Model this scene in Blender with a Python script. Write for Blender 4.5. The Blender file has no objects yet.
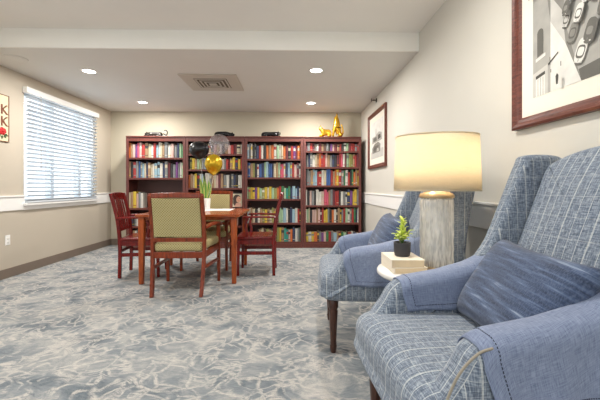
import bpy, bmesh, math, random
from mathutils import Vector, Matrix
PI = math.pi
R = math.radians
scn = bpy.context.scene
COL = scn.collection

# ------------------------------------------------------------------ camera
cam_d = bpy.data.cameras.new('camera')
cam = bpy.data.objects.new('camera', cam_d); COL.objects.link(cam)
cam.location = (0, 0, 1.06)
cam.rotation_euler = (R(90), 0, R(-1.47))
cam_d.sensor_width = 36; cam_d.lens = 21.0
cam_d.shift_y = -13 / 600
cam_d.clip_start = 0.02
scn.camera = cam

# ------------------------------------------------------------------ world, exposure
scn.view_settings.view_transform = 'Standard'
scn.view_settings.look = 'None'
scn.view_settings.gamma = 1
scn.view_settings.use_curve_mapping = False
scn.view_settings.exposure = 0.52
world = bpy.data.worlds.new('daylight'); scn.world = world
world.use_nodes = True
bg = world.node_tree.nodes['Background']
bg.inputs[0].default_value = (0.84, 0.93, 1.0, 1)
bg.inputs[1].default_value = 1.55

def area(name, loc, rot, sx, sy, power, color=(1, 1, 1), parent=None, shape='RECTANGLE', portal=False, spread=None):
    d = bpy.data.lights.new(name, 'AREA'); d.shape = shape
    d.size = sx
    if shape == 'RECTANGLE': d.size_y = sy
    d.energy = power; d.color = color
    if spread: d.spread = spread
    if portal: d.cycles.is_portal = True
    o = bpy.data.objects.new(name, d); COL.objects.link(o)
    o.location = loc; o.rotation_euler = rot
    if parent: o.parent = parent
    return o

XL, XR, YB, YF = -3.308, 1.31, 6.52, -3.0
Z1, Z2 = 2.45, 2.64          # lower and upper ceiling
YS = 3.57                     # face of the dropped ceiling
WY0, WY1, WZ0, WZ1 = 4.42, 5.98, 0.86, 2.25
# daylight portals: the left window, then two unseen windows added for light
area('window_portal', (XL - 0.16, (WY0 + WY1) / 2, (WZ0 + WZ1) / 2), (0, R(-90), 0), WZ1 - WZ0, WY1 - WY0, 1, portal=True)
area('window_portal', (XL - .14, .4, (WZ0 + WZ1) / 2), (0, R(-90), 0), WZ1 - WZ0, 2.6, 1, portal=True)
area('added_window_portal', (-1.0, YF - 0.14, 1.5), (R(90), 0, 0), 3.6, 1.5, 1, portal=True)
# power of the unseen lights added on the upper ceiling as fill
FILL_W = 19

# ------------------------------------------------------------------ material helpers
def lin(c):
    return tuple(((v / 255) / 12.92 if v / 255 <= 0.04045 else ((v / 255 + 0.055) / 1.055) ** 2.4) for v in c)
class NT:
    def __init__(s, name):
        s.m = bpy.data.materials.new(name); s.m.use_nodes = True
        s.t = s.m.node_tree; s.n = s.t.nodes; s.b = s.n['Principled BSDF']
    def link(s, a, b): s.t.links.new(a, b)
    def val(s, sock, v):
        if isinstance(v, (int, float)): sock.default_value = v
        elif isinstance(v, (tuple, list)):
            sock.default_value = tuple(v) + ((1,) if len(v) == 3 and len(sock.default_value) == 4 else ())
        else: s.link(v, sock)
    def math(s, op, a, b=0.0, c=None):
        n = s.n.new('ShaderNodeMath'); n.operation = op
        s.val(n.inputs[0], a); s.val(n.inputs[1], b)
        if c is not None: s.val(n.inputs[2], c)
        return n.outputs[0]
    def coord(s, kind='Object'):
        return s.n.new('ShaderNodeTexCoord').outputs[kind]
    def mapping(s, v, scale=(1, 1, 1), rot=(0, 0, 0), loc=(0, 0, 0)):
        n = s.n.new('ShaderNodeMapping'); s.link(v, n.inputs[0])
        n.inputs['Scale'].default_value = scale; n.inputs['Rotation'].default_value = rot; n.inputs['Location'].default_value = loc
        return n.outputs[0]
    def noise(s, v, scale, detail=2, rough=0.5, dist=0.0, col=False):
        n = s.n.new('ShaderNodeTexNoise'); s.link(v, n.inputs['Vector'])
        n.inputs['Scale'].default_value = scale; n.inputs['Detail'].default_value = detail
        n.inputs['Roughness'].default_value = rough; n.inputs['Distortion'].default_value = dist
        return n.outputs['Color' if col else 'Fac']
    def ramp(s, f, stops):
        n = s.n.new('ShaderNodeValToRGB'); s.link(f, n.inputs[0])
        e = n.color_ramp.elements
        while len(e) < len(stops): e.new(0.5)
        for el, (p, c) in zip(e, stops):
            el.position = p; el.color = (tuple(c) if not isinstance(c, (int, float)) else (c, c, c)) + (1,)
        return n.outputs[0]
    def mix(s, f, a, b, mode='MIX'):
        n = s.n.new('ShaderNodeMix'); n.data_type = 'RGBA'; n.blend_type = mode
        s.val(n.inputs[0], f); s.val(n.inputs[6], a); s.val(n.inputs[7], b)
        return n.outputs[2]
    def sep(s, v):
        n = s.n.new('ShaderNodeSeparateXYZ'); s.link(v, n.inputs[0]); return n.outputs
    def bump(s, h, strength=0.3, dist=0.01):
        n = s.n.new('ShaderNodeBump'); s.link(h, n.inputs['Height'])
        n.inputs['Strength'].default_value = strength; n.inputs['Distance'].default_value = dist
        s.link(n.outputs[0], s.b.inputs['Normal'])
    def base(s, c): s.val(s.b.inputs['Base Color'], c)
    def set(s, **k):
        for a, v in k.items(): s.val(s.b.inputs[a.replace('_', ' ')], v)

def flat(name, rgb, rough=0.6, metal=0.0, var=0.08, scale=12, **k):
    t = NT(name); c = lin(rgb)
    n = t.noise(t.coord(), scale, 3)
    t.base(t.mix(n, tuple(v * (1 - var) for v in c), tuple(min(1, v * (1 + var)) for v in c)))
    t.set(Roughness=rough, Metallic=metal, **k)
    return t.m

def wood(name, dark, light, rough=0.35, stretch=(1, 1, 8), scale=5):
    t = NT(name)
    v = t.mapping(t.coord(), scale=tuple(12 / s for s in stretch))
    n = t.noise(v, scale, 4, 0.6, 1.2)
    c = t.ramp(n, [(0.3, lin(dark)), (0.72, lin(light))])
    t.base(c); t.set(Roughness=rough); t.bump(n, 0.08, 0.002)
    return t.m

def paint(name, rgb):
    t = NT(name); c = lin(rgb); o = t.coord()
    n = t.noise(o, 3, 2)
    t.base(t.mix(n, tuple(v * .97 for v in c), tuple(min(1, v * 1.02) for v in c)))
    t.set(Roughness=0.75); t.bump(t.noise(o, 180, 2), 0.06, 0.002)
    return t.m

def stripe(t, x, spacing, width, offset=0.0, soft=.0012):
    f = t.math('FRACT', t.math('ADD', t.math('DIVIDE', x, spacing), offset))
    d = t.math('ABSOLUTE', t.math('SUBTRACT', f, 0.5))
    n = t.n.new('ShaderNodeMapRange'); t.link(d, n.inputs[0])
    n.inputs[1].default_value = width / spacing * .5; n.inputs[2].default_value = (width + soft) / spacing * .5
    n.inputs[3].default_value = 1; n.inputs[4].default_value = 0
    return n.outputs[0]

def plaid(name):
    t = NT(name); uv = t.coord('UV'); x, y, _ = t.sep(uv)
    nx = t.noise(t.mapping(uv, scale=(260, 34, 1)), 1, 2, .6)
    ny = t.noise(t.mapping(uv, scale=(34, 260, 1)), 1, 2, .6)
    big = t.noise(uv, 6, 3)
    weave = t.math('MULTIPLY', t.math('ADD', nx, ny), .5)
    c = t.ramp(weave, [(.38, lin((54, 67, 89))), (.5, lin((98, 111, 131))), (.62, lin((156, 165, 174)))])
    c = t.mix(t.math('MULTIPLY', big, .25), c, lin((158, 166, 170)))
    slub = t.noise(t.mapping(uv, scale=(40, 160, 1)), 1, 2)
    slub2 = t.noise(t.mapping(uv, scale=(160, 40, 1)), 1, 2)
    a = t.math('MAXIMUM', t.math('MULTIPLY', stripe(t, x, .040, .0013), .9), t.math('MAXIMUM', t.math('MULTIPLY', stripe(t, x, .120, .0018, .31), .75), t.math('MULTIPLY', stripe(t, x, .013, .0006), .2)))
    b = t.math('MAXIMUM', t.math('MULTIPLY', stripe(t, y, .076, .0012), .55), t.math('MULTIPLY', stripe(t, y, .026, .0008), .22))
    a = t.math('MULTIPLY', a, t.math('ADD', t.math('MULTIPLY', slub, 1.0), .22))
    b = t.math('MULTIPLY', b, t.math('ADD', t.math('MULTIPLY', slub2, 1.0), .1))
    ln = t.math('MINIMUM', t.math('MAXIMUM', a, b), 1.0)
    c = t.mix(ln, c, lin((214, 216, 212)))
    t.base(c); t.set(Roughness=0.95, Sheen_Weight=.15); t.bump(weave, .5, .003)
    return t.m

def denim(name):
    t = NT(name); uv = t.coord('UV')
    v = t.mapping(uv, rot=(0, 0, R(10)), scale=(4, 46, 1))
    n = t.noise(v, 1, 4, .65)
    w = t.noise(t.mapping(uv, scale=(340, 90, 1)), 1, 2)
    c = t.ramp(n, [(.34, lin((36, 46, 70))), (.50, lin((58, 72, 100))), (.60, lin((82, 98, 128))), (.69, lin((146, 158, 176)))])
    c = t.mix(t.math('MULTIPLY', t.ramp(w, [(.4, 0.0), (.65, 1.0)]), .28), c, lin((120, 132, 154)))
    t.base(c); t.set(Roughness=.95, Sheen_Weight=.2); t.bump(w, .3, .002)
    return t.m

def linen(name, a, b):
    t = NT(name); uv = t.coord('UV')
    nx = t.noise(t.mapping(uv, scale=(420, 30, 1)), 1, 2)
    ny = t.noise(t.mapping(uv, scale=(30, 420, 1)), 1, 2)
    w = t.math('MULTIPLY', t.math('ADD', nx, ny), .5)
    t.base(t.ramp(w, [(.35, lin(a)), (.65, lin(b))])); t.set(Roughness=.9, Sheen_Weight=.15); t.bump(w, .3, .002)
    return t.m

def olive_fabric(name):
    t = NT(name); uv = t.coord('UV')
    v = t.mapping(uv, rot=(0, 0, R(45)), scale=(1, 1, 1)); x, y, _ = t.sep(v)
    d = t.math('MULTIPLY', stripe(t, x, .018, .008, 0, .003), stripe(t, y, .018, .008, 0, .003))
    e = t.math('MAXIMUM', stripe(t, x, .018, .002, .5, .003), stripe(t, y, .018, .002, .5, .003))
    c = t.mix(t.math('MULTIPLY', d, .8), lin((170, 156, 108)), lin((120, 106, 64)))
    c = t.mix(t.math('MULTIPLY', e, .45), c, lin((208, 200, 154)))
    t.base(c); t.set(Roughness=.9)
    return t.m

def carpet_mat():
    t = NT('patterned_carpet'); o = t.coord()
    def warped(v, scale, amt, loc=(0, 0, 0)):
        w = t.noise(t.mapping(v, loc=loc), scale, 2, .5, col=True)
        n = t.n.new('ShaderNodeVectorMath'); n.operation = 'MULTIPLY_ADD'
        t.link(w, n.inputs[0]); n.inputs[1].default_value = (amt, amt, 0); t.link(v, n.inputs[2])
        return n.outputs[0]
    base = warped(warped(o, 2.6, .26), 12, .05)
    def cells(v, scale, w0, w1, sc=(1, 1, 1), rot=0):
        n = t.n.new('ShaderNodeTexVoronoi'); n.feature = 'DISTANCE_TO_EDGE'
        t.link(t.mapping(v, scale=sc, rot=(0, 0, rot)), n.inputs['Vector']); n.inputs['Scale'].default_value = scale
        m = t.n.new('ShaderNodeMapRange'); t.link(n.outputs['Distance'], m.inputs[0])
        m.inputs[1].default_value = w0; m.inputs[2].default_value = w1; m.inputs[3].default_value = 1; m.inputs[4].default_value = 0
        return m.outputs[0]
    a = cells(base, 5.2, .03, .08, (1, 1.3, 1), .5)
    b = cells(base, 10.5, .04, .10, (1, .7, 1), -.4)
    brk = t.ramp(t.noise(o, 4.0, 2), [(.44, 0.0), (.56, 1.0)])
    brk2 = t.ramp(t.noise(t.mapping(o, loc=(7, 3, 0)), 6, 2), [(.42, 0.0), (.54, 1.0)])
    vein = t.math('MAXIMUM', t.math('MULTIPLY', a, brk2), t.math('MULTIPLY', t.math('MULTIPLY', b, brk), .85))
    cn = t.noise(t.mapping(base, scale=(1, 1.5, 1), rot=(0, 0, .4)), 2.6, 2, .45)
    cf = t.math('ABSOLUTE', t.math('SUBTRACT', t.math('FRACT', t.math('MULTIPLY', cn, 11.0)), .5))
    cl = t.ramp(cf, [(.10, 1.0), (.20, 0.0)])
    brk3 = t.ramp(t.noise(t.mapping(o, loc=(1, 5, 0)), 5, 2), [(.46, 0.0), (.56, .9)])
    vein = t.math('MAXIMUM', vein, t.math('MULTIPLY', cl, brk3))
    grain = t.noise(o, 150, 2, .7)
    streak = t.noise(t.mapping(base, scale=(1, 4, 1), rot=(0, 0, .6)), 22, 4, .75)
    g2 = t.math('ADD', t.math('MULTIPLY', grain, .45), t.math('MULTIPLY', streak, .6))
    patch = t.noise(t.mapping(base, loc=(3, 9, 0)), 3.4, 3, .6)
    ground = t.ramp(t.math('ADD', t.math('MULTIPLY', patch, .6), t.math('MULTIPLY', g2, .5)),
                    [(.43, lin((94, 103, 111))), (.53, lin((128, 135, 140))), (.64, lin((166, 166, 164)))])
    vf = t.math('MULTIPLY', vein, t.ramp(g2, [(.44, 0.1), (.56, 1.0)]))
    c = t.mix(vf, ground, lin((200, 194, 187)))
    c = t.mix(t.math('MULTIPLY', t.ramp(grain, [(.45, 0.0), (.65, 1.0)]), .35), c, lin((84, 90, 96)))
    t.base(c); t.set(Roughness=1.0); t.bump(grain, .5, .006)
    return t.m

M = {}
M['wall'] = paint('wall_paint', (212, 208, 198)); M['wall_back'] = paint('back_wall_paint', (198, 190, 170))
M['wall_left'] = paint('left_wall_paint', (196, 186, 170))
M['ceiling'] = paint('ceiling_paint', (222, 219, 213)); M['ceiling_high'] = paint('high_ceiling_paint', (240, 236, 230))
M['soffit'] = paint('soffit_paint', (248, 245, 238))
M['trim'] = flat('white_trim_paint', (246, 245, 242), .45, var=.02)
M['base'] = flat('taupe_vinyl_baseboard', (124, 110, 98), .5, var=.05)
M['carpet'] = carpet_mat()
M['case'] = wood('mahogany_laminate', (76, 36, 30), (120, 62, 52), .38, (1, 8, 1))
M['case_v'] = wood('mahogany_laminate_upright', (78, 38, 34), (120, 64, 56), .38, (1, 1, 8))
M['case_back'] = flat('dark_bookcase_back', (98, 66, 62), .5)
M['table'] = wood('honey_cherry_wood', (118, 50, 18), (178, 88, 40), .22, (8, 1, 1))
M['tleg'] = wood('honey_cherry_leg_wood', (134, 56, 18), (186, 90, 34), .3)
M['cherry'] = wood('cherry_chair_wood', (88, 30, 12), (150, 62, 26), .28)
M['red'] = wood('red_mahogany_chair_wood', (82, 10, 12), (138, 28, 22), .25)
M['legdark'] = wood('espresso_turned_wood', (38, 20, 14), (92, 54, 38), .35)
M['frame'] = wood('reddish_brown_frame_wood', (74, 34, 26), (124, 68, 54), .35, (1, 8, 1))
M['olive'] = olive_fabric('olive_diamond_fabric')
M['plaid'] = plaid('blue_grey_plaid_fabric')
M['denim'] = denim('washed_denim')
M['linen'] = linen('blue_linen', (96, 108, 136), (138, 150, 176))
M['stitch'] = flat('dark_stitching', (42, 48, 66), .9)
M['piping'] = flat('pale_piping_cord', (150, 142, 128), .8)
M['white'] = flat('white_gloss', (240, 238, 232), .3, var=.02)
M['marble'] = flat('white_stone', (238, 234, 228), .25, var=.06, scale=9)
M['cream'] = flat('cream_book_cover', (238, 226, 206), .6, var=.03)
M['pages'] = flat('page_edges', (226, 204, 168), .8, var=.06, scale=60)
M['black'] = flat('glossy_black', (18, 18, 20), .25)
M['bronze'] = flat('dark_bronze', (40, 36, 32), .4, .15, var=.3)
M['gold'] = flat('polished_gold', (226, 176, 56), .24, .85, var=.15)
M['goldfoil'] = flat('gold_balloon_latex', (196, 160, 30), .22, .55)
M['blackball'] = flat('black_balloon_latex', (14, 15, 19), .3)
M['brass'] = flat('brushed_brass', (196, 172, 136), .38, .6)
M['potdark'] = flat('charcoal_ceramic', (58, 56, 58), .5)
M['potwhite'] = flat('white_ceramic', (236, 234, 230), .3, var=.02)
M['soil'] = flat('dark_soil', (50, 38, 28), 1, var=.4, scale=80)
M['leaf'] = flat('yellow_green_leaf', (206, 220, 100), .4, var=.35, scale=40)
M['leaf2'] = flat('snake_plant_leaf', (96, 150, 62), .4, var=.5, scale=25)
M['leafedge'] = flat('pale_leaf_margin', (214, 216, 120), .4)
M['metal'] = flat('dark_metal', (62, 56, 50), .4, .6)
M['grey'] = flat('grey_plastic', (196, 188, 176), .5, var=.03)
M['darkslot'] = flat('vent_dark_cavity', (110, 100, 84), .8)
M['paper'] = flat('white_paper', (244, 242, 238), .7, var=.02)
M['mat'] = flat('ivory_picture_mat', (238, 232, 218), .8, var=.02)
M['ribbon'] = flat('white_ribbon', (225, 225, 220), .5)
M['signcream'] = flat('aged_cream_sign', (226, 212, 178), .6, var=.12, scale=20)
M['signbrown'] = flat('sign_brown_edge', (116, 62, 34), .6)
M['signred'] = flat('red_rose_paint', (200, 28, 30), .5)
M['signgreen'] = flat('green_leaf_paint', (58, 88, 48), .6)
M['vinyl'] = flat('white_vinyl', (226, 234, 240), .4, var=.02)
M['slat'] = flat('blind_slat', (214, 220, 226), .5, var=.01)
for g, v in (('p1', 222), ('p2', 196), ('p3', 166), ('p4', 132), ('p5', 96), ('p6', 62)):
    M[g] = flat('photo_grey_' + g, (v, v - 2, v - 8), .6, var=.22, scale=14)
# glass
def glass_mat(name, bumpy=True, tint=(1, 1, 1)):
    t = NT(name)
    out = t.n['Material Output']
    tr = t.n.new('ShaderNodeBsdfTransparent'); tr.inputs[0].default_value = tint + (1,)
    gl = t.n.new('ShaderNodeBsdfGlossy'); gl.inputs['Roughness'].default_value = .08
    fr = t.n.new('ShaderNodeLayerWeight'); fr.inputs[0].default_value = .35
    f = t.ramp(fr.outputs['Facing'], [(0.0, .10), (.7, .28), (1.0, .95)])
    mx = t.n.new('ShaderNodeMixShader'); t.link(f, mx.inputs[0]); t.link(tr.outputs[0], mx.inputs[1]); t.link(gl.outputs[0], mx.inputs[2])
    res = mx.outputs[0]
    if bumpy:
        v = t.mapping(t.coord(), scale=(1, 1, .35))
        n = t.noise(v, 60, 3, .6)
        bp = t.n.new('ShaderNodeBump'); bp.inputs['Strength'].default_value = .8; bp.inputs['Distance'].default_value = .01
        t.link(n, bp.inputs['Height']); t.link(bp.outputs[0], gl.inputs['Normal'])
        df = t.n.new('ShaderNodeBsdfDiffuse'); df.inputs[0].default_value = lin((250, 248, 242)) + (1,)
        tl = t.n.new('ShaderNodeBsdfTranslucent'); tl.inputs[0].default_value = lin((240, 238, 232)) + (1,)
        m3 = t.n.new('ShaderNodeMixShader'); t.link(df.outputs[0], m3.inputs[1]); t.link(tl.outputs[0], m3.inputs[2])
        seeds = t.ramp(t.noise(t.mapping(t.coord(), scale=(1, 1, .12)), 75, 2, .6), [(.42, .34), (.6, .8)])
        m2 = t.n.new('ShaderNodeMixShader'); t.link(seeds, m2.inputs[0]); t.link(res, m2.inputs[1]); t.link(m3.outputs[0], m2.inputs[2])
        res = m2.outputs[0]
    t.link(res, out.inputs[0])
    return t.m
M['seeded'] = glass_mat('seeded_clear_glass')
M['clear'] = glass_mat('clear_balloon', False, (.80, .79, .84))
nt_ = M['clear'].node_tree; o_ = nt_.nodes['Material Output']; old_ = o_.inputs[0].links[0].from_socket
hz_ = nt_.nodes.new('ShaderNodeBsdfDiffuse'); hz_.inputs[0].default_value = lin((214, 206, 206)) + (1,)
mh_ = nt_.nodes.new('ShaderNodeMixShader'); mh_.inputs[0].default_value = .10
nt_.links.new(old_, mh_.inputs[1]); nt_.links.new(hz_.outputs[0], mh_.inputs[2]); nt_.links.new(mh_.outputs[0], o_.inputs[0])
M['pane'] = glass_mat('window_pane', False)
M['pane'].node_tree.nodes['Color Ramp'].color_ramp.elements[0].color = (.03, .03, .03, 1)
M['pane'].node_tree.nodes['Color Ramp'].color_ramp.elements[1].color = (.05, .05, .05, 1)
def shade_mat():
    t = NT('linen_lamp_shade'); out = t.n['Material Output']
    w = t.noise(t.mapping(t.coord(), scale=(1, 1, 6)), 40, 2)
    c = t.ramp(w, [(.3, lin((232, 222, 200))), (.7, lin((238, 228, 206)))])
    df = t.n.new('ShaderNodeBsdfDiffuse'); t.link(c, df.inputs[0])
    tl = t.n.new('ShaderNodeBsdfTranslucent'); t.link(c, tl.inputs[0])
    mx = t.n.new('ShaderNodeMixShader'); mx.inputs[0].default_value = .55
    t.link(df.outputs[0], mx.inputs[1]); t.link(tl.outputs[0], mx.inputs[2]); t.link(mx.outputs[0], out.inputs[0])
    return t.m
M['shade'] = shade_mat()
def emit(name, c, s):
    t = NT(name); t.base(c); t.set(Emission_Color=c, Emission_Strength=s); return t.m
M['lens'] = emit('lit_downlight_lens', (1, .96, .88), 9)
M['bulb'] = emit('lit_bulb', (1, .86, .66), 8)

BOOKC = {'W': ('white', (222, 218, 206)), 'C': ('cream', (204, 190, 158)), 'G': ('grey', (126, 128, 128)), 'K': ('black', (36, 34, 36)),
 'R': ('red', (168, 38, 34)), 'O': ('orange', (214, 106, 42)), 'Y': ('yellow', (222, 186, 52)), 'B': ('blue', (48, 84, 148)),
 'L': ('light blue', (150, 184, 200)), 'N': ('navy', (38, 48, 82)), 'E': ('green', (56, 122, 74)), 'T': ('teal', (36, 138, 124)),
 'M': ('maroon', (100, 30, 40)), 'P': ('pink', (208, 78, 104)), 'V': ('purple', (112, 56, 126)), 'D': ('dark brown', (76, 52, 42)),
 'A': ('tan', (164, 128, 92)), 'S': ('olive', (146, 146, 76)), 'H': ('pale pink', (214, 176, 164)), 'I': ('pale green', (160, 194, 152))}
BM = {k: flat('book_cloth_' + v[0].replace(' ', '_'), tuple(c_ * .84 + 18 for c_ in v[1]), .55, var=.12, scale=30) for k, v in BOOKC.items()}

# ------------------------------------------------------------------ mesh helpers
class MB:
    def __init__(s): s.v = []; s.f = []; s.mi = []; s.sm = []
    def add(s, vs, fs, mi=0, smooth=False):
        k = len(s.v); s.v += [tuple(p) for p in vs]
        for f in fs: s.f.append(tuple(i + k for i in f)); s.mi.append(mi); s.sm.append(smooth)
        return s
    def box(s, x0, x1, y0, y1, z0, z1, mi=0, mat=None):
        vs = [Vector((x, y, z)) for z in (z0, z1) for y in (y0, y1) for x in (x0, x1)]
        if mat is not None: vs = [mat @ p for p in vs]
        return s.add(vs, [(0, 2, 3, 1), (4, 5, 7, 6), (0, 1, 5, 4), (2, 6, 7, 3), (0, 4, 6, 2), (1, 3, 7, 5)], mi)
    def quad(s, a, b, c, d, mi=0): return s.add([a, b, c, d], [(0, 1, 2, 3)], mi)
    def bar(s, p, q, w, h, mi=0, up=(0, 0, 1), w2=None, h2=None):
        p, q = Vector(p), Vector(q); d = (q - p).normalized(); up = Vector(up)
        if abs(d.dot(up)) > .98: up = Vector((1, 0, 0))
        a = d.cross(up).normalized(); b = a.cross(d).normalized()
        w2 = w if w2 is None else w2; h2 = h if h2 is None else h2
        vs = []
        for c, ww, hh in ((p, w, h), (q, w2, h2)):
            for i, j in ((-1, -1), (1, -1), (1, 1), (-1, 1)): vs.append(c + a * i * ww / 2 + b * j * hh / 2)
        return s.add(vs, [(3, 2, 1, 0), (4, 5, 6, 7), (0, 1, 5, 4), (1, 2, 6, 5), (2, 3, 7, 6), (3, 0, 4, 7)], mi)
    def sweep(s, pts, w, h, mi=0, up=(0, 0, 1)):
        """rectangular section swept along a smooth path (bent wood)"""
        pts = [Vector(p) for p in pts]; up = Vector(up); rings = []
        for i, p in enumerate(pts):
            d = (pts[min(i + 1, len(pts) - 1)] - pts[max(i - 1, 0)]).normalized()
            a = d.cross(up).normalized(); b = a.cross(d).normalized()
            ww = w[i] if isinstance(w, (list, tuple)) else w; hh = h[i] if isinstance(h, (list, tuple)) else h
            rings.append([p + a * x * ww / 2 + b * y * hh / 2 for x, y in ((-1, -1), (1, -1), (1, 1), (-1, 1))])
        vs = [v for r in rings for v in r]; fs = [(3, 2, 1, 0)]
        for i in range(len(rings) - 1):
            for j in range(4): fs.append((i * 4 + j, i * 4 + (j + 1) % 4, i * 4 + 4 + (j + 1) % 4, i * 4 + 4 + j))
        k = len(vs) - 4; fs.append((k, k + 1, k + 2, k + 3))
        return s.add(vs, fs, mi)
    def tube(s, pts, rad, n=8, mi=0):
        pts = [Vector(p) for p in pts]; rings = []; a = None
        for i, p in enumerate(pts):
            d = (pts[min(i + 1, len(pts) - 1)] - pts[max(i - 1, 0)]).normalized()
            if a is None: a = d.orthogonal().normalized()
            a = (a - d * a.dot(d)).normalized(); b = d.cross(a)
            r = rad[i] if isinstance(rad, (list, tuple)) else rad
            rings.append([p + (a * math.cos(2 * PI * j / n) + b * math.sin(2 * PI * j / n)) * r for j in range(n)])
        vs = [v for r in rings for v in r]; fs = []
        for i in range(len(rings) - 1):
            for j in range(n): fs.append((i * n + j, i * n + (j + 1) % n, (i + 1) * n + (j + 1) % n, (i + 1) * n + j))
        fs.append(tuple(range(n - 1, -1, -1))); k = len(vs) - n; fs.append(tuple(range(k, k + n)))
        return s.add(vs, fs, mi, True)
    def lathe(s, prof, c=(0, 0, 0), n=24, mi=0, sx=1, sy=1, rot=0, smooth=True, cap=True):
        vs = []; fs = []
        for r, z in prof:
            for j in range(n):
                x, y = r * sx * math.cos(2 * PI * j / n), r * sy * math.sin(2 * PI * j / n)
                vs.append((c[0] + x * math.cos(rot) - y * math.sin(rot), c[1] + x * math.sin(rot) + y * math.cos(rot), c[2] + z))
        for i in range(len(prof) - 1):
            for j in range(n): fs.append((i * n + j, i * n + (j + 1) % n, (i + 1) * n + (j + 1) % n, (i + 1) * n + j))
        if cap:
            if prof[0][0] > 1e-4: fs.append(tuple(range(n - 1, -1, -1)))
            if prof[-1][0] > 1e-4: k = len(vs) - n; fs.append(tuple(range(k, k + n)))
        return s.add(vs, fs, mi, smooth)
    def prism(s, pts, fn, mi=0):
        """pts closed 2-D outline, fn(a,b,t) -> 3-D with t 0/1"""
        n = len(pts); vs = [fn(a, b, 0) for a, b in pts] + [fn(a, b, 1) for a, b in pts]
        fs = [tuple(range(n - 1, -1, -1)), tuple(range(n, 2 * n))] + [(i, (i + 1) % n, n + (i + 1) % n, n + i) for i in range(n)]
        return s.add(vs, fs, mi)
    def build(s, name, mats, parent=None, bevel=0, fix=True, uv=None, sub=0, solid=0, smooth=None):
        me = bpy.data.meshes.new(name); me.from_pydata(s.v, [], s.f)
        if not isinstance(mats, (list, tuple)): mats = [mats]
        for m in mats: me.materials.append(m)
        me.polygons.foreach_set('material_index', s.mi)
        me.polygons.foreach_set('use_smooth', s.sm if smooth is None else [smooth] * len(s.f))
        if fix:
            b = bmesh.new(); b.from_mesh(me); bmesh.ops.remove_doubles(b, verts=b.verts, dist=1e-5)
            bmesh.ops.recalc_face_normals(b, faces=b.faces); b.to_mesh(me); b.free()
        if uv == 'box':
            l = me.uv_layers.new(name='UVMap')
            for p in me.polygons:
                n = p.normal; ax = max(range(3), key=lambda i: abs(n[i]))
                for li in p.loop_indices:
                    c = me.vertices[me.loops[li].vertex_index].co
                    l.data[li].uv = {0: (c.y, c.z), 1: (c.x, c.z), 2: (c.y, c.x)}[ax]
        elif callable(uv):
            l = me.uv_layers.new(name='UVMap')
            for p in me.polygons:
                for li in p.loop_indices:
                    l.data[li].uv = uv(me.vertices[me.loops[li].vertex_index].co)
        me.update()
        o = bpy.data.objects.new(name, me); COL.objects.link(o)
        if parent: o.parent = parent
        if solid: q = o.modifiers.new('solid', 'SOLIDIFY'); q.thickness = solid; q.offset = 0
        if bevel: q = o.modifiers.new('bevel', 'BEVEL'); q.width = bevel; q.segments = 2; q.limit_method = 'ANGLE'; q.angle_limit = R(35)
        if sub: q = o.modifiers.new('sub', 'SUBSURF'); q.levels = sub; q.render_levels = sub
        return o

def tag(o, label=None, cat=None, group=None, kind=None):
    if label: o['label'] = label
    if cat: o['category'] = cat
    if group: o['group'] = group
    if kind: o['kind'] = kind
    return o
def thing(name, label, cat, loc=(0, 0, 0), rz=0, group=None):
    o = bpy.data.objects.new(name, None); COL.objects.link(o); o.empty_display_size = .1
    o.location = loc; o.rotation_euler = (0, 0, rz)
    return tag(o, label, cat, group)
def struct(o, label=None, cat=None):
    o['kind'] = 'structure'
    if label: o['label'] = label
    if cat: o['category'] = cat
    return o
def copy_tree(o, parent=None):
    c = o.copy(); COL.objects.link(c); c.parent = parent
    for ch in o.children: copy_tree(ch, c)
    return c
def catmull(pts, n=6, closed=False):
    out = []; L = len(pts); P = [Vector(p) for p in pts]
    for i in range(L if closed else L - 1):
        if closed: a, b, c, d = P[(i - 1) % L], P[i], P[(i + 1) % L], P[(i + 2) % L]
        else: a, b, c, d = P[max(i - 1, 0)], P[i], P[i + 1], P[min(i + 2, L - 1)]
        for k in range(n):
            t = k / n
            out.append(.5 * ((2 * b) + (c - a) * t + (2 * a - 5 * b + 4 * c - d) * t * t + (3 * b - a - 3 * c + d) * t ** 3))
    if not closed: out.append(P[-1])
    return out

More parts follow.
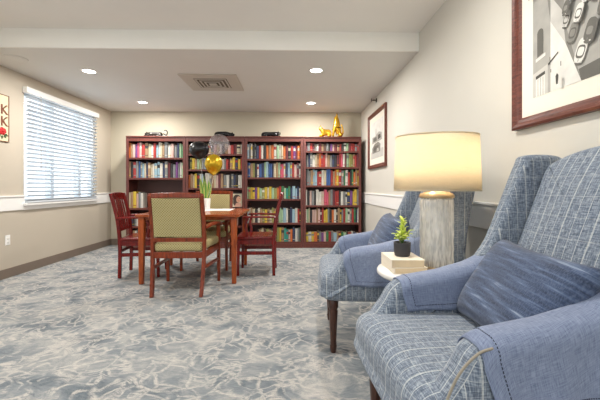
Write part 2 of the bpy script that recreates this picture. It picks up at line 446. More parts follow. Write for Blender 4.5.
def round_prism(mb, ctrl, half, r, fn, puff=0.0, n=4, seg=5, smooth=True, lin_=False):
    """pillowy prism: 2-D closed outline (a,b) thickened by +-half with edges rounded by r; fn(a,b,w) -> 3-D"""
    prof = [Vector(p) for p in ctrl] if lin_ else catmull([(a, b) for a, b in ctrl], n, True)
    L = len(prof)
    area2 = sum(prof[i].x * prof[(i + 1) % L].y - prof[(i + 1) % L].x * prof[i].y for i in range(L))
    sg = 1 if area2 > 0 else -1
    nor = []
    for i in range(L):
        d = prof[(i + 1) % L] - prof[i - 1]; d = d.normalized() if d.length > 0 else Vector((1, 0))
        nor.append(Vector((-d.y, d.x)) * sg)
    cen = sum(prof, Vector((0, 0))) / L
    rings = []
    for k in range(seg + 1):
        th = PI / 2 * (1 - k / seg)
        rings.append((r * (1 - math.cos(th)), -(half - r) - r * math.sin(th)))
    rings += [(i, -w) for i, w in reversed(rings)]
    base = [p + nn * r for p, nn in zip(prof, nor)]
    allr = []
    for sc in (.15, .45, .75, .92):
        allr.append([(c2, -half - puff * (1 - sc ** 2)) for c2 in [cen + (p - cen) * sc for p in base]])
    mid = [[(p + nn * ins, w) for p, nn in zip(prof, nor)] for ins, w in rings]
    end = []
    for sc in (.92, .75, .45, .15):
        end.append([(c2, half + puff * (1 - sc ** 2)) for c2 in [cen + (p - cen) * sc for p in base]])
    allr = allr + mid + end
    vs = [fn(p.x, p.y, w) for ring in allr for p, w in ring]; fs = []
    for i in range(len(allr) - 1):
        for j in range(L): fs.append((i * L + j, i * L + (j + 1) % L, (i + 1) * L + (j + 1) % L, (i + 1) * L + j))
    fs.append(tuple(range(L - 1, -1, -1))); k = len(vs) - L; fs.append(tuple(range(k, k + L)))
    return mb.add(vs, fs, 0, smooth)

# ================================================================== ROOM
T = .12
struct(MB().box(XL - T, XR + T, YF - T, YB + T, -.1, 0).build('floor', M['carpet']), 'blue-grey carpet with a pale branching vein pattern', 'carpet')
struct(MB().box(XL - T, XR + T, YF - T, YS, Z2, Z2 + .1).build('ceiling', M['ceiling_high']), 'higher painted ceiling nearest the viewer', 'ceiling')
struct(MB().box(XL - T, XR + T, YS, YB + T, Z1, Z1 + .1).build('ceiling', M['ceiling']), 'dropped ceiling over the reading table', 'ceiling')
struct(MB().box(XL, XR, YS - .02, YS, Z1, Z2).build('trim_1', M['soffit']), 'pale vertical face where the ceiling steps down', 'soffit')
struct(MB().box(XR, XR + T, YF - T, YB + T, 0, Z2 + .1).build('wall_right', M['wall']))
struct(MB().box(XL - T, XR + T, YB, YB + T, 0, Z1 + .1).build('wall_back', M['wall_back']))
m = MB()
m.box(XL - T, XL, YF - T, -.9, 0, Z2 + .1).box(XL - T, XL, 1.7, WY0, 0, Z2 + .1)
m.box(XL - T, XL, -.9, 1.7, 0, WZ0).box(XL - T, XL, -.9, 1.7, WZ1, Z2 + .1)
m.box(XL - T, XL, WY1, YB + T, 0, Z2 + .1)
m.box(XL - T, XL, WY0, WY1, 0, WZ0).box(XL - T, XL, WY0, WY1, WZ1, Z2 + .1)
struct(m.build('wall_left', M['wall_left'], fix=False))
m = MB()
m.box(XL - T, -2.8, YF - T, YF, 0, Z2 + .1).box(.8, XR + T, YF - T, YF, 0, Z2 + .1)
m.box(-2.8, .8, YF - T, YF, 0, .75).box(-2.8, .8, YF - T, YF, 2.25, Z2 + .1)
struct(m.build('wall_front', M['wall'], fix=False))
w2 = struct(MB().box(-2.8, -2.74, YF - .1, YF - .02, .75, 2.25).box(.74, .8, YF - .1, YF - .02, .75, 2.25).box(-2.8, .8, YF - .1, YF - .02, .75, .81)
            .box(-2.8, .8, YF - .1, YF - .02, 2.19, 2.25).box(-1.63, -1.57, YF - .1, YF - .02, .75, 2.25).box(-.43, -.37, YF - .1, YF - .02, .75, 2.25).build('added_window_2', M['vinyl']))  # unseen window added behind the camera to let fill daylight in
w3 = MB()
for y0_, y1_ in ((-.9, -.84), (.37, .43), (1.64, 1.7)): w3.box(XL - .1, XL - .02, y0_, y1_, WZ0, WZ1)
struct(w3.box(XL - .1, XL - .02, -.84, 1.64, WZ0, WZ0 + .06).box(XL - .1, XL - .02, -.84, 1.64, WZ1 - .06, WZ1).build('added_window_3', M['vinyl']), 'unseen window added to the left wall to light the room', 'window')  # added out of view for side light on the chairs and right wall
# baseboards and chair rails
struct(MB().box(XL, XL + .012, YF, YB, 0, .11).build('baseboard_left', M['base'], bevel=.003))
struct(MB().box(XR - .012, XR, YF, YB, 0, .11).build('baseboard_right', M['base'], bevel=.003))
struct(MB().box(XL + .012, XR - .012, YB - .012, YB, 0, .11).build('baseboard_back', M['base'], bevel=.003))
def rail(x, sx, y0, y1, nm):
    mb = MB().box(min(x, x + sx * .014), max(x, x + sx * .014), y0, y1, .78, .94)
    mb.box(min(x, x + sx * .024), max(x, x + sx * .024), y0, y1, .94, .958)
    return struct(mb.build(nm, M['trim'], bevel=.003))
rail(XL, 1, 1.7, WY0 - .0, 'trim_2'); rail(XL, 1, YF, -.9, 'trim_6'); rail(XL, 1, WY1 + .0, YB, 'trim_3'); rail(XR, -1, YF, YB, 'trim_4')
struct(MB().box(XL + .024, XR - .024, YB - .014, YB, .78, .94).box(XL + .024, XR - .024, YB - .024, YB, .94, .958).build('trim_5', M['trim'], bevel=.003))

# ------------------------------------------------------------------ left window
win = struct(MB().box(XL - .09, XL - .03, WY0, WY0 + .05, WZ0, WZ1).box(XL - .09, XL - .03, WY1 - .05, WY1, WZ0, WZ1)
             .box(XL - .09, XL - .03, WY0, WY1, WZ0, WZ0 + .05).box(XL - .09, XL - .03, WY0, WY1, WZ1 - .05, WZ1).build('window_1', M['vinyl'], bevel=.003),
             'bright window with white blinds in the left wall', 'window')
for yy in (4.97, 5.6):
    MB().box(XL - .1, XL - .02, yy - .035, yy + .035, WZ0, WZ1).build('mullion', M['vinyl'], win, bevel=.003)
MB().box(XL - .064, XL - .060, WY0 + .03, WY1 - .03, WZ0 + .03, WZ1 - .03).build('pane', M['pane'], win)
MB().box(XL - .03, XL + .05, WY0 - .03, WY1 + .03, WZ0 - .03, WZ0).box(XL, XL + .018, WY0 - .02, WY1 + .02, WZ0 - .085, WZ0 - .03).build('window_sill', M['trim'], win, bevel=.004)
bl = thing('window_blind', 'white horizontal slat blind lowered over the bright window', 'blind', (XL, (WY0 + WY1) / 2, WZ1 + .03))
hy = (WY1 - WY0) / 2
MB().box(.004, .065, -hy - .03, hy + .03, -.055, .02).build('valance', M['trim'], bl, bevel=.005)
m = MB()
for i in range(25):
    z = -.10 - i * .0535
    m.box(-.024, .024, -hy + .005, hy + .0, -.0014, .0014, mat=Matrix.Translation((.032, 0, z)) @ Matrix.Rotation(R(-28), 4, 'Y'))
m.build('slats', M['slat'], bl)
m = MB()
for y in (-hy + .15, -.25, .25, hy - .15):
    for x in (.006, .058): m.box(x - .001, x + .001, y - .002, y + .002, -1.40, -.06)
m.build('ladder_cord', M['slat'], bl)
MB().box(.008, .056, -hy + .005, hy, -1.418, -1.395).build('bottom_rail', M['slat'], bl, bevel=.004)
MB().tube([(.07, -hy + .2, -.05), (.07, -hy + .2, -1.0)], .0035, 6).build('tilt_wand', M['grey'], bl)

# ------------------------------------------------------------------ ceiling fixtures
def downlight(x, y, z, label, p=20):
    t = thing('ceiling_light', label, 'ceiling light', (x, y, z), 0, 'recessed downlights')
    MB().lathe([(.068, -.001), (.07, -.006), (.088, -.004), (.09, 0)], n=28, cap=False).build('trim_ring', M['white'], t, solid=.001)
    MB().lathe([(.0001, -.0035), (.07, -.0035)], n=28, cap=False).build('lens', M['lens'], t, fix=False)
    area('lamp', (0, 0, -.012), (0, 0, 0), .13, .13, p, (1, .965, .91), t, 'DISK')
    return t
downlight(-2.42, 4.26, Z1, 'round recessed ceiling light on the left, nearer the ceiling step')
downlight(.30, 4.16, Z1, 'round recessed ceiling light on the right, nearer the ceiling step')
downlight(-2.43, 5.80, Z1, 'round recessed ceiling light on the left, nearer the bookcases')
downlight(.33, 5.78, Z1, 'round recessed ceiling light on the right, nearer the bookcases')
for x, y in ((-2.2, 2.0), (.2, 1.9), (-2.2, -.6), (.1, -.8)):  # added fittings out of view, they brighten the near half of the room
    t = downlight(x, y, Z2, 'unseen round light added to the higher ceiling as fill', FILL_W)
v = thing('ceiling_vent', 'square beige air vent set in the dropped ceiling', 'vent', (-1.035, 4.69, Z1))
MB().box(-.36, .36, -.36, .36, -.012, -.0).build('face_plate', M['grey'], v, bevel=.004)
m = MB()
for i, (a, b) in enumerate(((.20, .18), (.15, .13), (.10, .08), (.05, .0))):
    zz = -.014 - i * .003
    m.box(-a, a, -a, -b, zz - .004, zz).box(-a, a, b, a, zz - .004, zz).box(-a, -b, -b, b, zz - .004, zz).box(b, a, -b, b, zz - .004, zz)
m.build('louvre', M['grey'], v)
MB().box(-.21, .21, -.21, .21, -.0135, -.0121).build('duct_opening', M['darkslot'], v)
sp = thing('ceiling_speaker', 'faint round flush disc in the dropped ceiling above the window', 'ceiling disc', (-2.98, 3.86, Z1))
MB().lathe([(.0001, -.008), (.10, -.008), (.115, -.004), (.118, 0)], n=32).build('grille', M['ceiling'], sp)
sd = thing('smoke_detector', 'small cream detector on the higher ceiling at the top left', 'smoke detector', (-2.62, 3.09, Z2))
MB().lathe([(.02, -.05), (.035, -.045), (.04, -.03)], n=24).build('sensor', M['brass'], sd)
MB().lathe([(.045, -.032), (.062, -.026), (.066, 0)], n=28).build('base', M['white'], sd)
sk = thing('wall_sprinkler', 'small dark sprinkler head high on the right wall above the small picture', 'sprinkler', (XR, 5.33, 2.39))
MB().lathe([(.035, 0), (.033, .008), (.012, .012)], n=20).build('wall_plate', M['metal'], sk).rotation_euler = (0, R(-90), 0)
m = MB().tube([(-.01, 0, 0), (-.055, 0, 0)], .010, 10)
m.tube([(-.02, -.012, 0), (-.05, -.02, 0), (-.075, 0, 0)], .004, 6).tube([(-.02, .012, 0), (-.05, .02, 0), (-.075, 0, 0)], .004, 6)
m.build('pipe_body', M['metal'], sk)
MB().box(-.08, -.076, -.026, .026, -.022, .022).build('deflector', M['metal'], sk)

# outlet on the left wall
ol = thing('wall_outlet', 'small cream power outlet low on the left wall', 'outlet', (XL, 4.17, .44))
MB().box(0, .006, -.036, .036, -.058, .058).build('cover_plate', M['trim'], ol, bevel=.003)
for z in (-.022, .022):
    s = MB().lathe([(.0001, .009), (.015, .009), (.016, .006)], n=16).build('socket', M['white'], ol); s.rotation_euler = (0, R(90), 0); s.location = (0, 0, z)

# sign on the left wall
sg = thing('wall_sign', 'cream tin sign with brown letters and a red rose on left wall', 'sign', (XL, 3.88, 1.85))
MB().box(0, .012, -.30, .30, -.27, .27).build('panel', M['signcream'], sg, bevel=.003)
MB().box(.012, .014, -.30, .30, .262, .27).box(.012, .014, -.30, .30, -.27, -.262).box(.012, .014, .288, .30, -.27, .27).box(.012, .014, -.30, -.288, -.27, .27).build('border', M['signbrown'], sg)
def letter_K(y, z, h, nm='letter'):
    w = h * .88; m = MB(); s = h * .22
    m.box(.012, .0145, y, y + s, z, z + h)
    m.prism([(y + s, z + h * .42), (y + w - s * 1.1, z + h), (y + w + s * .2, z + h), (y + s, z + h * .62)][::1], lambda a, b, t: (.012 + .0025 * t, a, b))
    m.prism([(y + s * 1.3, z + h * .62), (y + s * .9, z + h * .42), (y + w - s * 1.0, z), (y + w + s * .35, z)], lambda a, b, t: (.0121 + .0025 * t, a, b))
    return m.build(nm, M['signbrown'], sg)
letter_K(.182, .045, .11); letter_K(.182, -.09, .11)
m = MB()
for k, rr in ((7, .036), (5, .020), (1, 0)):
    for i in range(k):
        a = i * 2 * PI / k + k
        m.add([(.013 + .012 * math.cos(b) * (1 if rr else 1.4), .20 + rr * math.cos(a) + .024 * math.sin(b) * math.cos(c), -.15 + rr * .75 * math.sin(a) + .019 * math.sin(b) * math.sin(c))
               for b in (0.15, .8, PI / 2) for c in [2 * PI * j / 10 for j in range(10)]],
              [(p * 10 + j, p * 10 + (j + 1) % 10, p * 10 + 10 + (j + 1) % 10, p * 10 + 10 + j) for p in range(2) for j in range(10)] + [tuple(range(10))], 0, True)
m.build('rose', M['signred'], sg)
m = MB()
for a in (-2.3, -1.6, -.9, -.4):
    c, s_ = math.cos(a), math.sin(a)
    pts = [(.03, 0), (.06, .018), (.095, 0), (.06, -.018)]
    m.prism([(.20 + p * c - q * s_, -.17 + p * s_ * .8 + q * c) for p, q in pts], lambda x, y, t: (.0122 + .002 * t, x, y))
m.build('rose_leaf', M['signgreen'], sg)

# ================================================================== BOOKCASES AND BOOKS
BX0, BX1 = -2.834, 1.228
UW = (BX1 - BX0) / 4
BF, BB = 6.08, 6.50
PXM = 350 / 6.08
def zy(y): return 1.06 + (187 - y) / PXM
BTOP = zy(136.5)
units = ['leftmost', 'second', 'third', 'rightmost']
boards = [[158, 178, 208, 226], [154.2, 169.5, 188, 208, 226], [159, 177.5, 199, 223], [151, 167, 185.5, 205.5, 223]]
rnd = random.Random(4)
def bookcase(i):
    x0 = BX0 + i * UW; w = UW - .004; loc = (x0 + UW / 2, BB, 0)
    tops = ['dark bronze figurine', 'black figurine above the balloons', 'black figurine with a raised head', 'two gold figurines']
    t = thing('bookcase', '%s mahogany bookcase, with %s on its top' % (units[i], tops[i]), 'bookcase', loc, 0, 'bookcases along the back wall')
    D = BB - BF; h = w / 2; s = .022
    for sx in (-1, 1):
        MB().box(min(sx * h, sx * (h - s)), max(sx * h, sx * (h - s)), -D + .018, 0, 0, BTOP - .02).build('side_panel', M['case_v'], t, bevel=.002)
        MB().box(min(sx * h, sx * (h - .045)), max(sx * h, sx * (h - .045)), -D, -D + .018, 0, BTOP - .02).build('face_stile', M['case_v'], t, bevel=.002)
    MB().box(-h, h, -D - .012, 0, BTOP - .02, BTOP).build('top', M['case'], t, bevel=.004)
    MB().box(-h + .045, h - .045, -D + .001, -D + .018, BTOP - .09, BTOP - .02).build('top_rail', M['case'], t, bevel=.002)
    MB().box(-h + s, h - s, -.012, -.004, .05, BTOP - .02).build('back_panel', M['case_back'], t)
    MB().box(-h + .045, h - .045, -D, -D + .018, 0, .085).build('plinth', M['case'], t, bevel=.002)
    MB().box(-h + s, h - s, -D + .018, -.012, .085, .105).build('shelf', M['case'], t, bevel=.002)
    for y in boards[i]:
        z = zy(y)
        MB().box(-h + s, h - s, -D + .018, -.012, z - .018, z + .002).box(-h + .045, h - .045, -D + .004, -D + .0185, z - .030, z + .002).build('shelf', M['case'], t, bevel=.002)
    return t
for i in range(4): bookcase(i)

ordn = ['top', 'second', 'third', 'fourth', 'fifth', 'sixth']
nth = ['', 'first', 'second', 'third', 'fourth', 'fifth', 'sixth', 'seventh', 'eighth', 'ninth', 'tenth', 'eleventh', 'twelfth', 'thirteenth', 'fourteenth',
       'fifteenth', 'sixteenth', 'seventeenth', 'eighteenth', 'nineteenth', 'twentieth', 'twenty-first', 'twenty-second', 'twenty-third', 'twenty-fourth', 'twenty-fifth',
       'twenty-sixth', 'twenty-seventh', 'twenty-eighth']
def book_mesh(w, d, h, code, band):
    mb = MB(); c = .003
    # cover: two boards and a rounded spine facing -Y ; pages set back
    mb.box(0, c, .004, d, 0, h, 0).box(w - c, w, .004, d, 0, h, 0)
    n = 6; arc = [(w / 2 - w / 2 * math.cos(PI * j / n), .006 - .010 * math.sin(PI * j / n)) for j in range(n + 1)]
    vs = [(x, y, 0) for x, y in arc] + [(x, y, h) for x, y in arc]; k = n + 1
    zs = [0, h * .14, h * .18, h * .62, h * .82, h]
    rows = [[(x, y, z) for x, y in arc] for z in zs]
    vs = [p for r in rows for p in r]
    for r in range(5):
        mi = 2 if (r == 1 and band) or (r == 3 and band == 2) else 0
        mb.add(rows[r] + rows[r + 1], [(j, j + 1, k + j + 1, k + j) for j in range(n)], mi)
    mb.add([(x, y, h) for x, y in arc] + [(w, .008, h), (0, .008, h)], [tuple(range(k + 2))], 0)
    mb.box(c, w - c, .006, d - .006, .003, h - .004, 1)
    return mb
def ordinal_label(u, s, k, codes, loose):
    code = codes[k]; nm = BOOKC[code][0]; same = codes.count(code)
    place = '%s shelf of the %s bookcase' % (ordn[s] if s else 'top', units[u])
    if same == 1: return 'the only %s book on the %s' % (nm, place)
    def key(j):
        a = codes[j - 1] if j > 0 else None; b = codes[j + 1] if j + 1 < len(codes) else None
        return (codes[j], a, b)
    if 0 < k < len(codes) - 1 and sum(1 for j in range(len(codes)) if key(j) == key(k)) == 1 and codes[k - 1] != codes[k + 1] and codes[k - 1] != code and codes[k + 1] != code:
        a, b = BOOKC[codes[k - 1]][0], BOOKC[codes[k + 1]][0]
        l = '%s book between %s on left and %s on right, %s' % (nm, a, b, place)
        if len(l.split()) <= 16: return l
    return '%s book, %s from the left on the %s' % (nm, nth[k + 1], place)
SH = [  # unit, shelf ordinal, board y (px on the front plane), codes, mean height, start fraction, end fraction
 (0, 0, 158, 'OAHVPHRACWRLWCAGWHGNIE', .255, 0, 1), (0, 1, 178, 'AKRGBGLCNACWLLWNGMKGVGWI', .27, 0, 1), (0, 2, 208, 'CAYHGW', .27, 0, .26), (0, 3, 226, 'KNKGWC', .21, 0, .22), (0, 4, None, 'KHAWG', .22, .0, .2),
 (1, 0, 154.2, 'ACKGSACGHCWKAHRMCW', .175, 0, 1), (1, 1, 169.5, 'KSYAISGLWRAOLWGRMAYNYR', .195, 0, 1), (1, 2, 188, 'OACYKWLKWWGACHMAGWKGNKWW', .25, 0, 1), (1, 4, 226, 'CWEGAKCH', .2, .55, .9), (1, 5, None, 'GEYWSK', .22, .6, .86),
 (2, 0, 159, 'LGWKGNRWKOAOWIWCOMKRVMOO', .26, 0, 1), (2, 1, 177.5, 'NBASKWBNILBBNCAIPPWNLGRHMW', .255, 0, 1), (2, 2, 199, 'ISYYVYISYCYISOREITENLLNW', .21, 0, 1),
 (2, 3, 223, 'LWACKWASYACSAMIILWKNLWRK', .25, 0, 1), (2, 4, None, 'KACDSAKTESYATTHONWGE', .235, .2, 1),
 (3, 0, 151, 'MGRMGWMADGKVHMARKWIMRRGR', .135, 0, 1), (3, 1, 167, 'KGNGWCAORRHAGNKMRPWMISSARM', .235, 0, 1), (3, 2, 185.5, 'KGGALLRRWCBBRAOYRGEWRKEOAY', .27, 0, 1),
 (3, 3, 205.5, 'WKHGKWWHPPAGMRRKWGWNVYYG', .265, 0, 1), (3, 4, 223, 'WICKHHAHMRYYGKOWKAYGRIWGRENW', .25, 0, 1), (3, 5, None, 'YYWYODGVHERGLAMEIKRWNA', .17, 0, 1)]
nbooks = 0
REST = {(0, 3), (0, 4), (1, 4), (1, 5), (2, 3), (2, 4), (3, 0), (3, 5)}
rest = MB(); rest_mats = []
for u, s, by, codes, hh, f0, f1 in SH:
    x0 = BX0 + u * UW + .026; x1 = x0 + UW - .056
    a, b = x0 + (x1 - x0) * f0, x0 + (x1 - x0) * f1
    z = (zy(by) + .002 if by else .105) + .0006
    ws = [rnd.uniform(.7, 1.3) for _ in codes]; tot = sum(ws); x = a
    for k, code in enumerate(codes):
        w = ws[k] / tot * (b - a); h = hh * rnd.uniform(.86, 1.06); d = rnd.uniform(.15, .2)
        bandc = rnd.choice('WKYGCR'); band = rnd.choice((0, 0, 1, 2))
        if bandc == code: bandc = 'C' if code != 'C' else 'K'
        bm_ = book_mesh(w - .0015, d, h, code, band); bl_ = (x + .0005, BF + .035 + rnd.uniform(0, .02), z)
        if (u, s) in REST:
            ids = []
            for mt_ in (BM[code], M['pages'], BM[bandc]):
                if mt_ not in rest_mats: rest_mats.append(mt_)
                ids.append(rest_mats.index(mt_))
            k0 = len(rest.v)
            rest.v += [(p[0] + bl_[0], p[1] + bl_[1], p[2] + bl_[2]) for p in bm_.v]
            rest.f += [tuple(i_ + k0 for i_ in f_) for f_ in bm_.f]; rest.mi += [ids[q_] for q_ in bm_.mi]; rest.sm += bm_.sm
            x += w; continue
        o = bm_.build('book', [BM[code], M['pages'], BM[bandc]], fix=False)
        o.location = bl_
        tag(o, ordinal_label(u, s, k, codes, False), 'book', 'books on the %s shelf of the %s bookcase' % (ordn[s], units[u]))
        x += w; nbooks += 1

tag(rest.build('book', rest_mats, fix=False), 'remaining small or half-hidden books on the lowest shelves and the top right shelf', 'books', None, 'stuff')

# framed portrait on the second bookcase
pf = thing('photo_frame', 'small framed portrait of a dark-haired person on the second bookcase', 'picture frame', (-.93, 6.12, zy(208) + .0025), R(-6))
pf.rotation_euler = (R(-8), 0, R(-4))
MB().box(-.108, .108, 0, .014, 0, .014).box(-.108, .108, 0, .014, .25, .264).box(-.108, -.094, 0, .014, .014, .25).box(.094, .108, 0, .014, .014, .25).box(-.1, .1, .010, .016, .01, .255).build('frame', M['black'], pf, bevel=.003)
m = MB(); m.box(-.094, .094, .006, .0095, .014, .25, 0)
def disc(cx, cz, rx, rz, y, mi, n=18): m.add([(cx + rx * math.cos(2 * PI * j / n), y, cz + rz * math.sin(2 * PI * j / n)) for j in range(n)], [tuple(range(n))], mi)
disc(-.02, .155, .068, .078, .0056, 1); disc(-.035, .10, .05, .07, .0055, 1); disc(.012, .145, .042, .056, .0052, 2)
m.quad((-.06, .005, .015), (.075, .005, .015), (.05, .005, .085), (-.03, .005, .085), 3)
disc(.03, .16, .006, .004, .0048, 1); disc(.0, .16, .006, .004, .0048, 1); disc(.015, .122, .012, .004, .0048, 4)
m.build('portrait', [flat('portrait_ground', (206, 196, 170), .5), flat('dark_hair', (60, 38, 30), .5), flat('skin_tone', (214, 164, 134), .5), flat('pale_blouse', (196, 150, 130), .5), M['signred']], pf, fix=False)

# ------------------------------------------------------------------ figurines on the bookcases
def skinned(name, verts, edges, radii, mat, parent, sub=2):
    me = bpy.data.meshes.new(name); me.from_pydata(verts, edges, []); me.materials.append(mat)
    o = bpy.data.objects.new(name, me); COL.objects.link(o); o.parent = parent
    sk_ = o.modifiers.new('skin', 'SKIN'); sk_.use_smooth_shade = True
    for i, r in enumerate(radii): me.skin_vertices[0].data[i].radius = (r, r)
    me.skin_vertices[0].data[0].use_root = True
    q = o.modifiers.new('sub', 'SUBSURF'); q.levels = sub; q.render_levels = sub
    return o
def lying_figure(x, label, mat, s=1.0, flip=1, tail=True, headup=.03, name='animal_figurine'):
    t = thing(name, label, 'figurine', (x, 6.20, BTOP + .001), 0, None); t.scale = (s * flip, s, s)
    V = [(0, 0, .045), (-.07, 0, .045), (-.12, 0, .05), (.07, 0, .047), (.12, 0, .052 + headup), (.155, 0, .055 + headup),
         (.09, -.035, .015), (.15, -.04, .012), (.06, .035, .015), (.13, .04, .012), (-.10, -.035, .018), (-.04, -.05, .012), (-.10, .035, .018), (-.04, .05, .012)]
    E = [(0, 1), (1, 2), (0, 3), (3, 4), (4, 5), (3, 6), (6, 7), (3, 8), (8, 9), (1, 10), (10, 11), (1, 12), (12, 13)]
    Rr = [.034, .036, .026, .036, .024, .016, .014, .010, .014, .010, .018, .010, .018, .010]
    skinned('body', V, E, Rr, mat, t)
    if tail:
        MB().tube(catmull([(-.13, 0, .05), (-.165, 0, .03), (-.185, -.01, .03), (-.195, -.01, .07), (-.175, -.01, .10), (-.145, -.01, .095)], 5), [.009] * 20 + [.007] * 6, 8).build('tail', mat, t)
    for sy in (-1, 1):
        MB().lathe([(.008, 0), (.005, .012), (.0005, .02)], c=(.118, sy * .013, .07 + headup), n=8).build('ear', mat, t)
    return t
lying_figure(-2.39, 'dark bronze reclining figurine with curled end on the leftmost bookcase', M['bronze'], 1.15, -1, True, -.01)
lying_figure(-1.19, 'low flat black figurine on top of the second bookcase, above the clear balloon', M['black'], 1.3, 1, False, -.02)
lying_figure(-.375, 'black reclining figurine with raised head on top of the third bookcase', M['black'], 1.25, 1, False, .0)
lying_figure(.62, 'lower reclining gold figurine on top of the rightmost bookcase', M['gold'], .82, -1, False, .03).scale = (-.80, .95, 1.9)
t = thing('animal_figurine', 'tall upright gold figurine on top of the rightmost bookcase', 'figurine', (.815, 6.20, BTOP + .001), 0); t.scale = (1.25, 1.1, 1.14)
V = [(0, 0, .10), (.01, 0, .16), (0, 0, .24), (-.005, 0, .30), (-.02, 0, .335), (.035, 0, .05), (-.05, -.02, .09), (-.06, -.02, .014), (-.045, .03, .09), (-.055, .03, .014), (.055, -.04, .03), (0, -.05, .012), (.055, .04, .03), (0, .05, .012)]
E = [(0, 1), (1, 2), (2, 3), (3, 4), (0, 5), (2, 6), (6, 7), (2, 8), (8, 9), (5, 10), (10, 11), (5, 12), (12, 13)]
skinned('body', V, E, [.045, .05, .052, .036, .024, .044, .018, .014, .018, .014, .024, .013, .024, .013], M['gold'], t)
MB().lathe([(.012, 0), (.008, .03), (.001, .055)], c=(0, -.012, .325), n=8).lathe([(.012, 0), (.008, .03), (.001, .055)], c=(0, .014, .325), n=8).build('ear', M['gold'], t)
MB().tube(catmull([(.07, 0, .03), (.085, -.02, .08), (.075, -.02, .16), (.06, -.01, .2)], 5), .011, 8).build('tail', M['gold'], t)

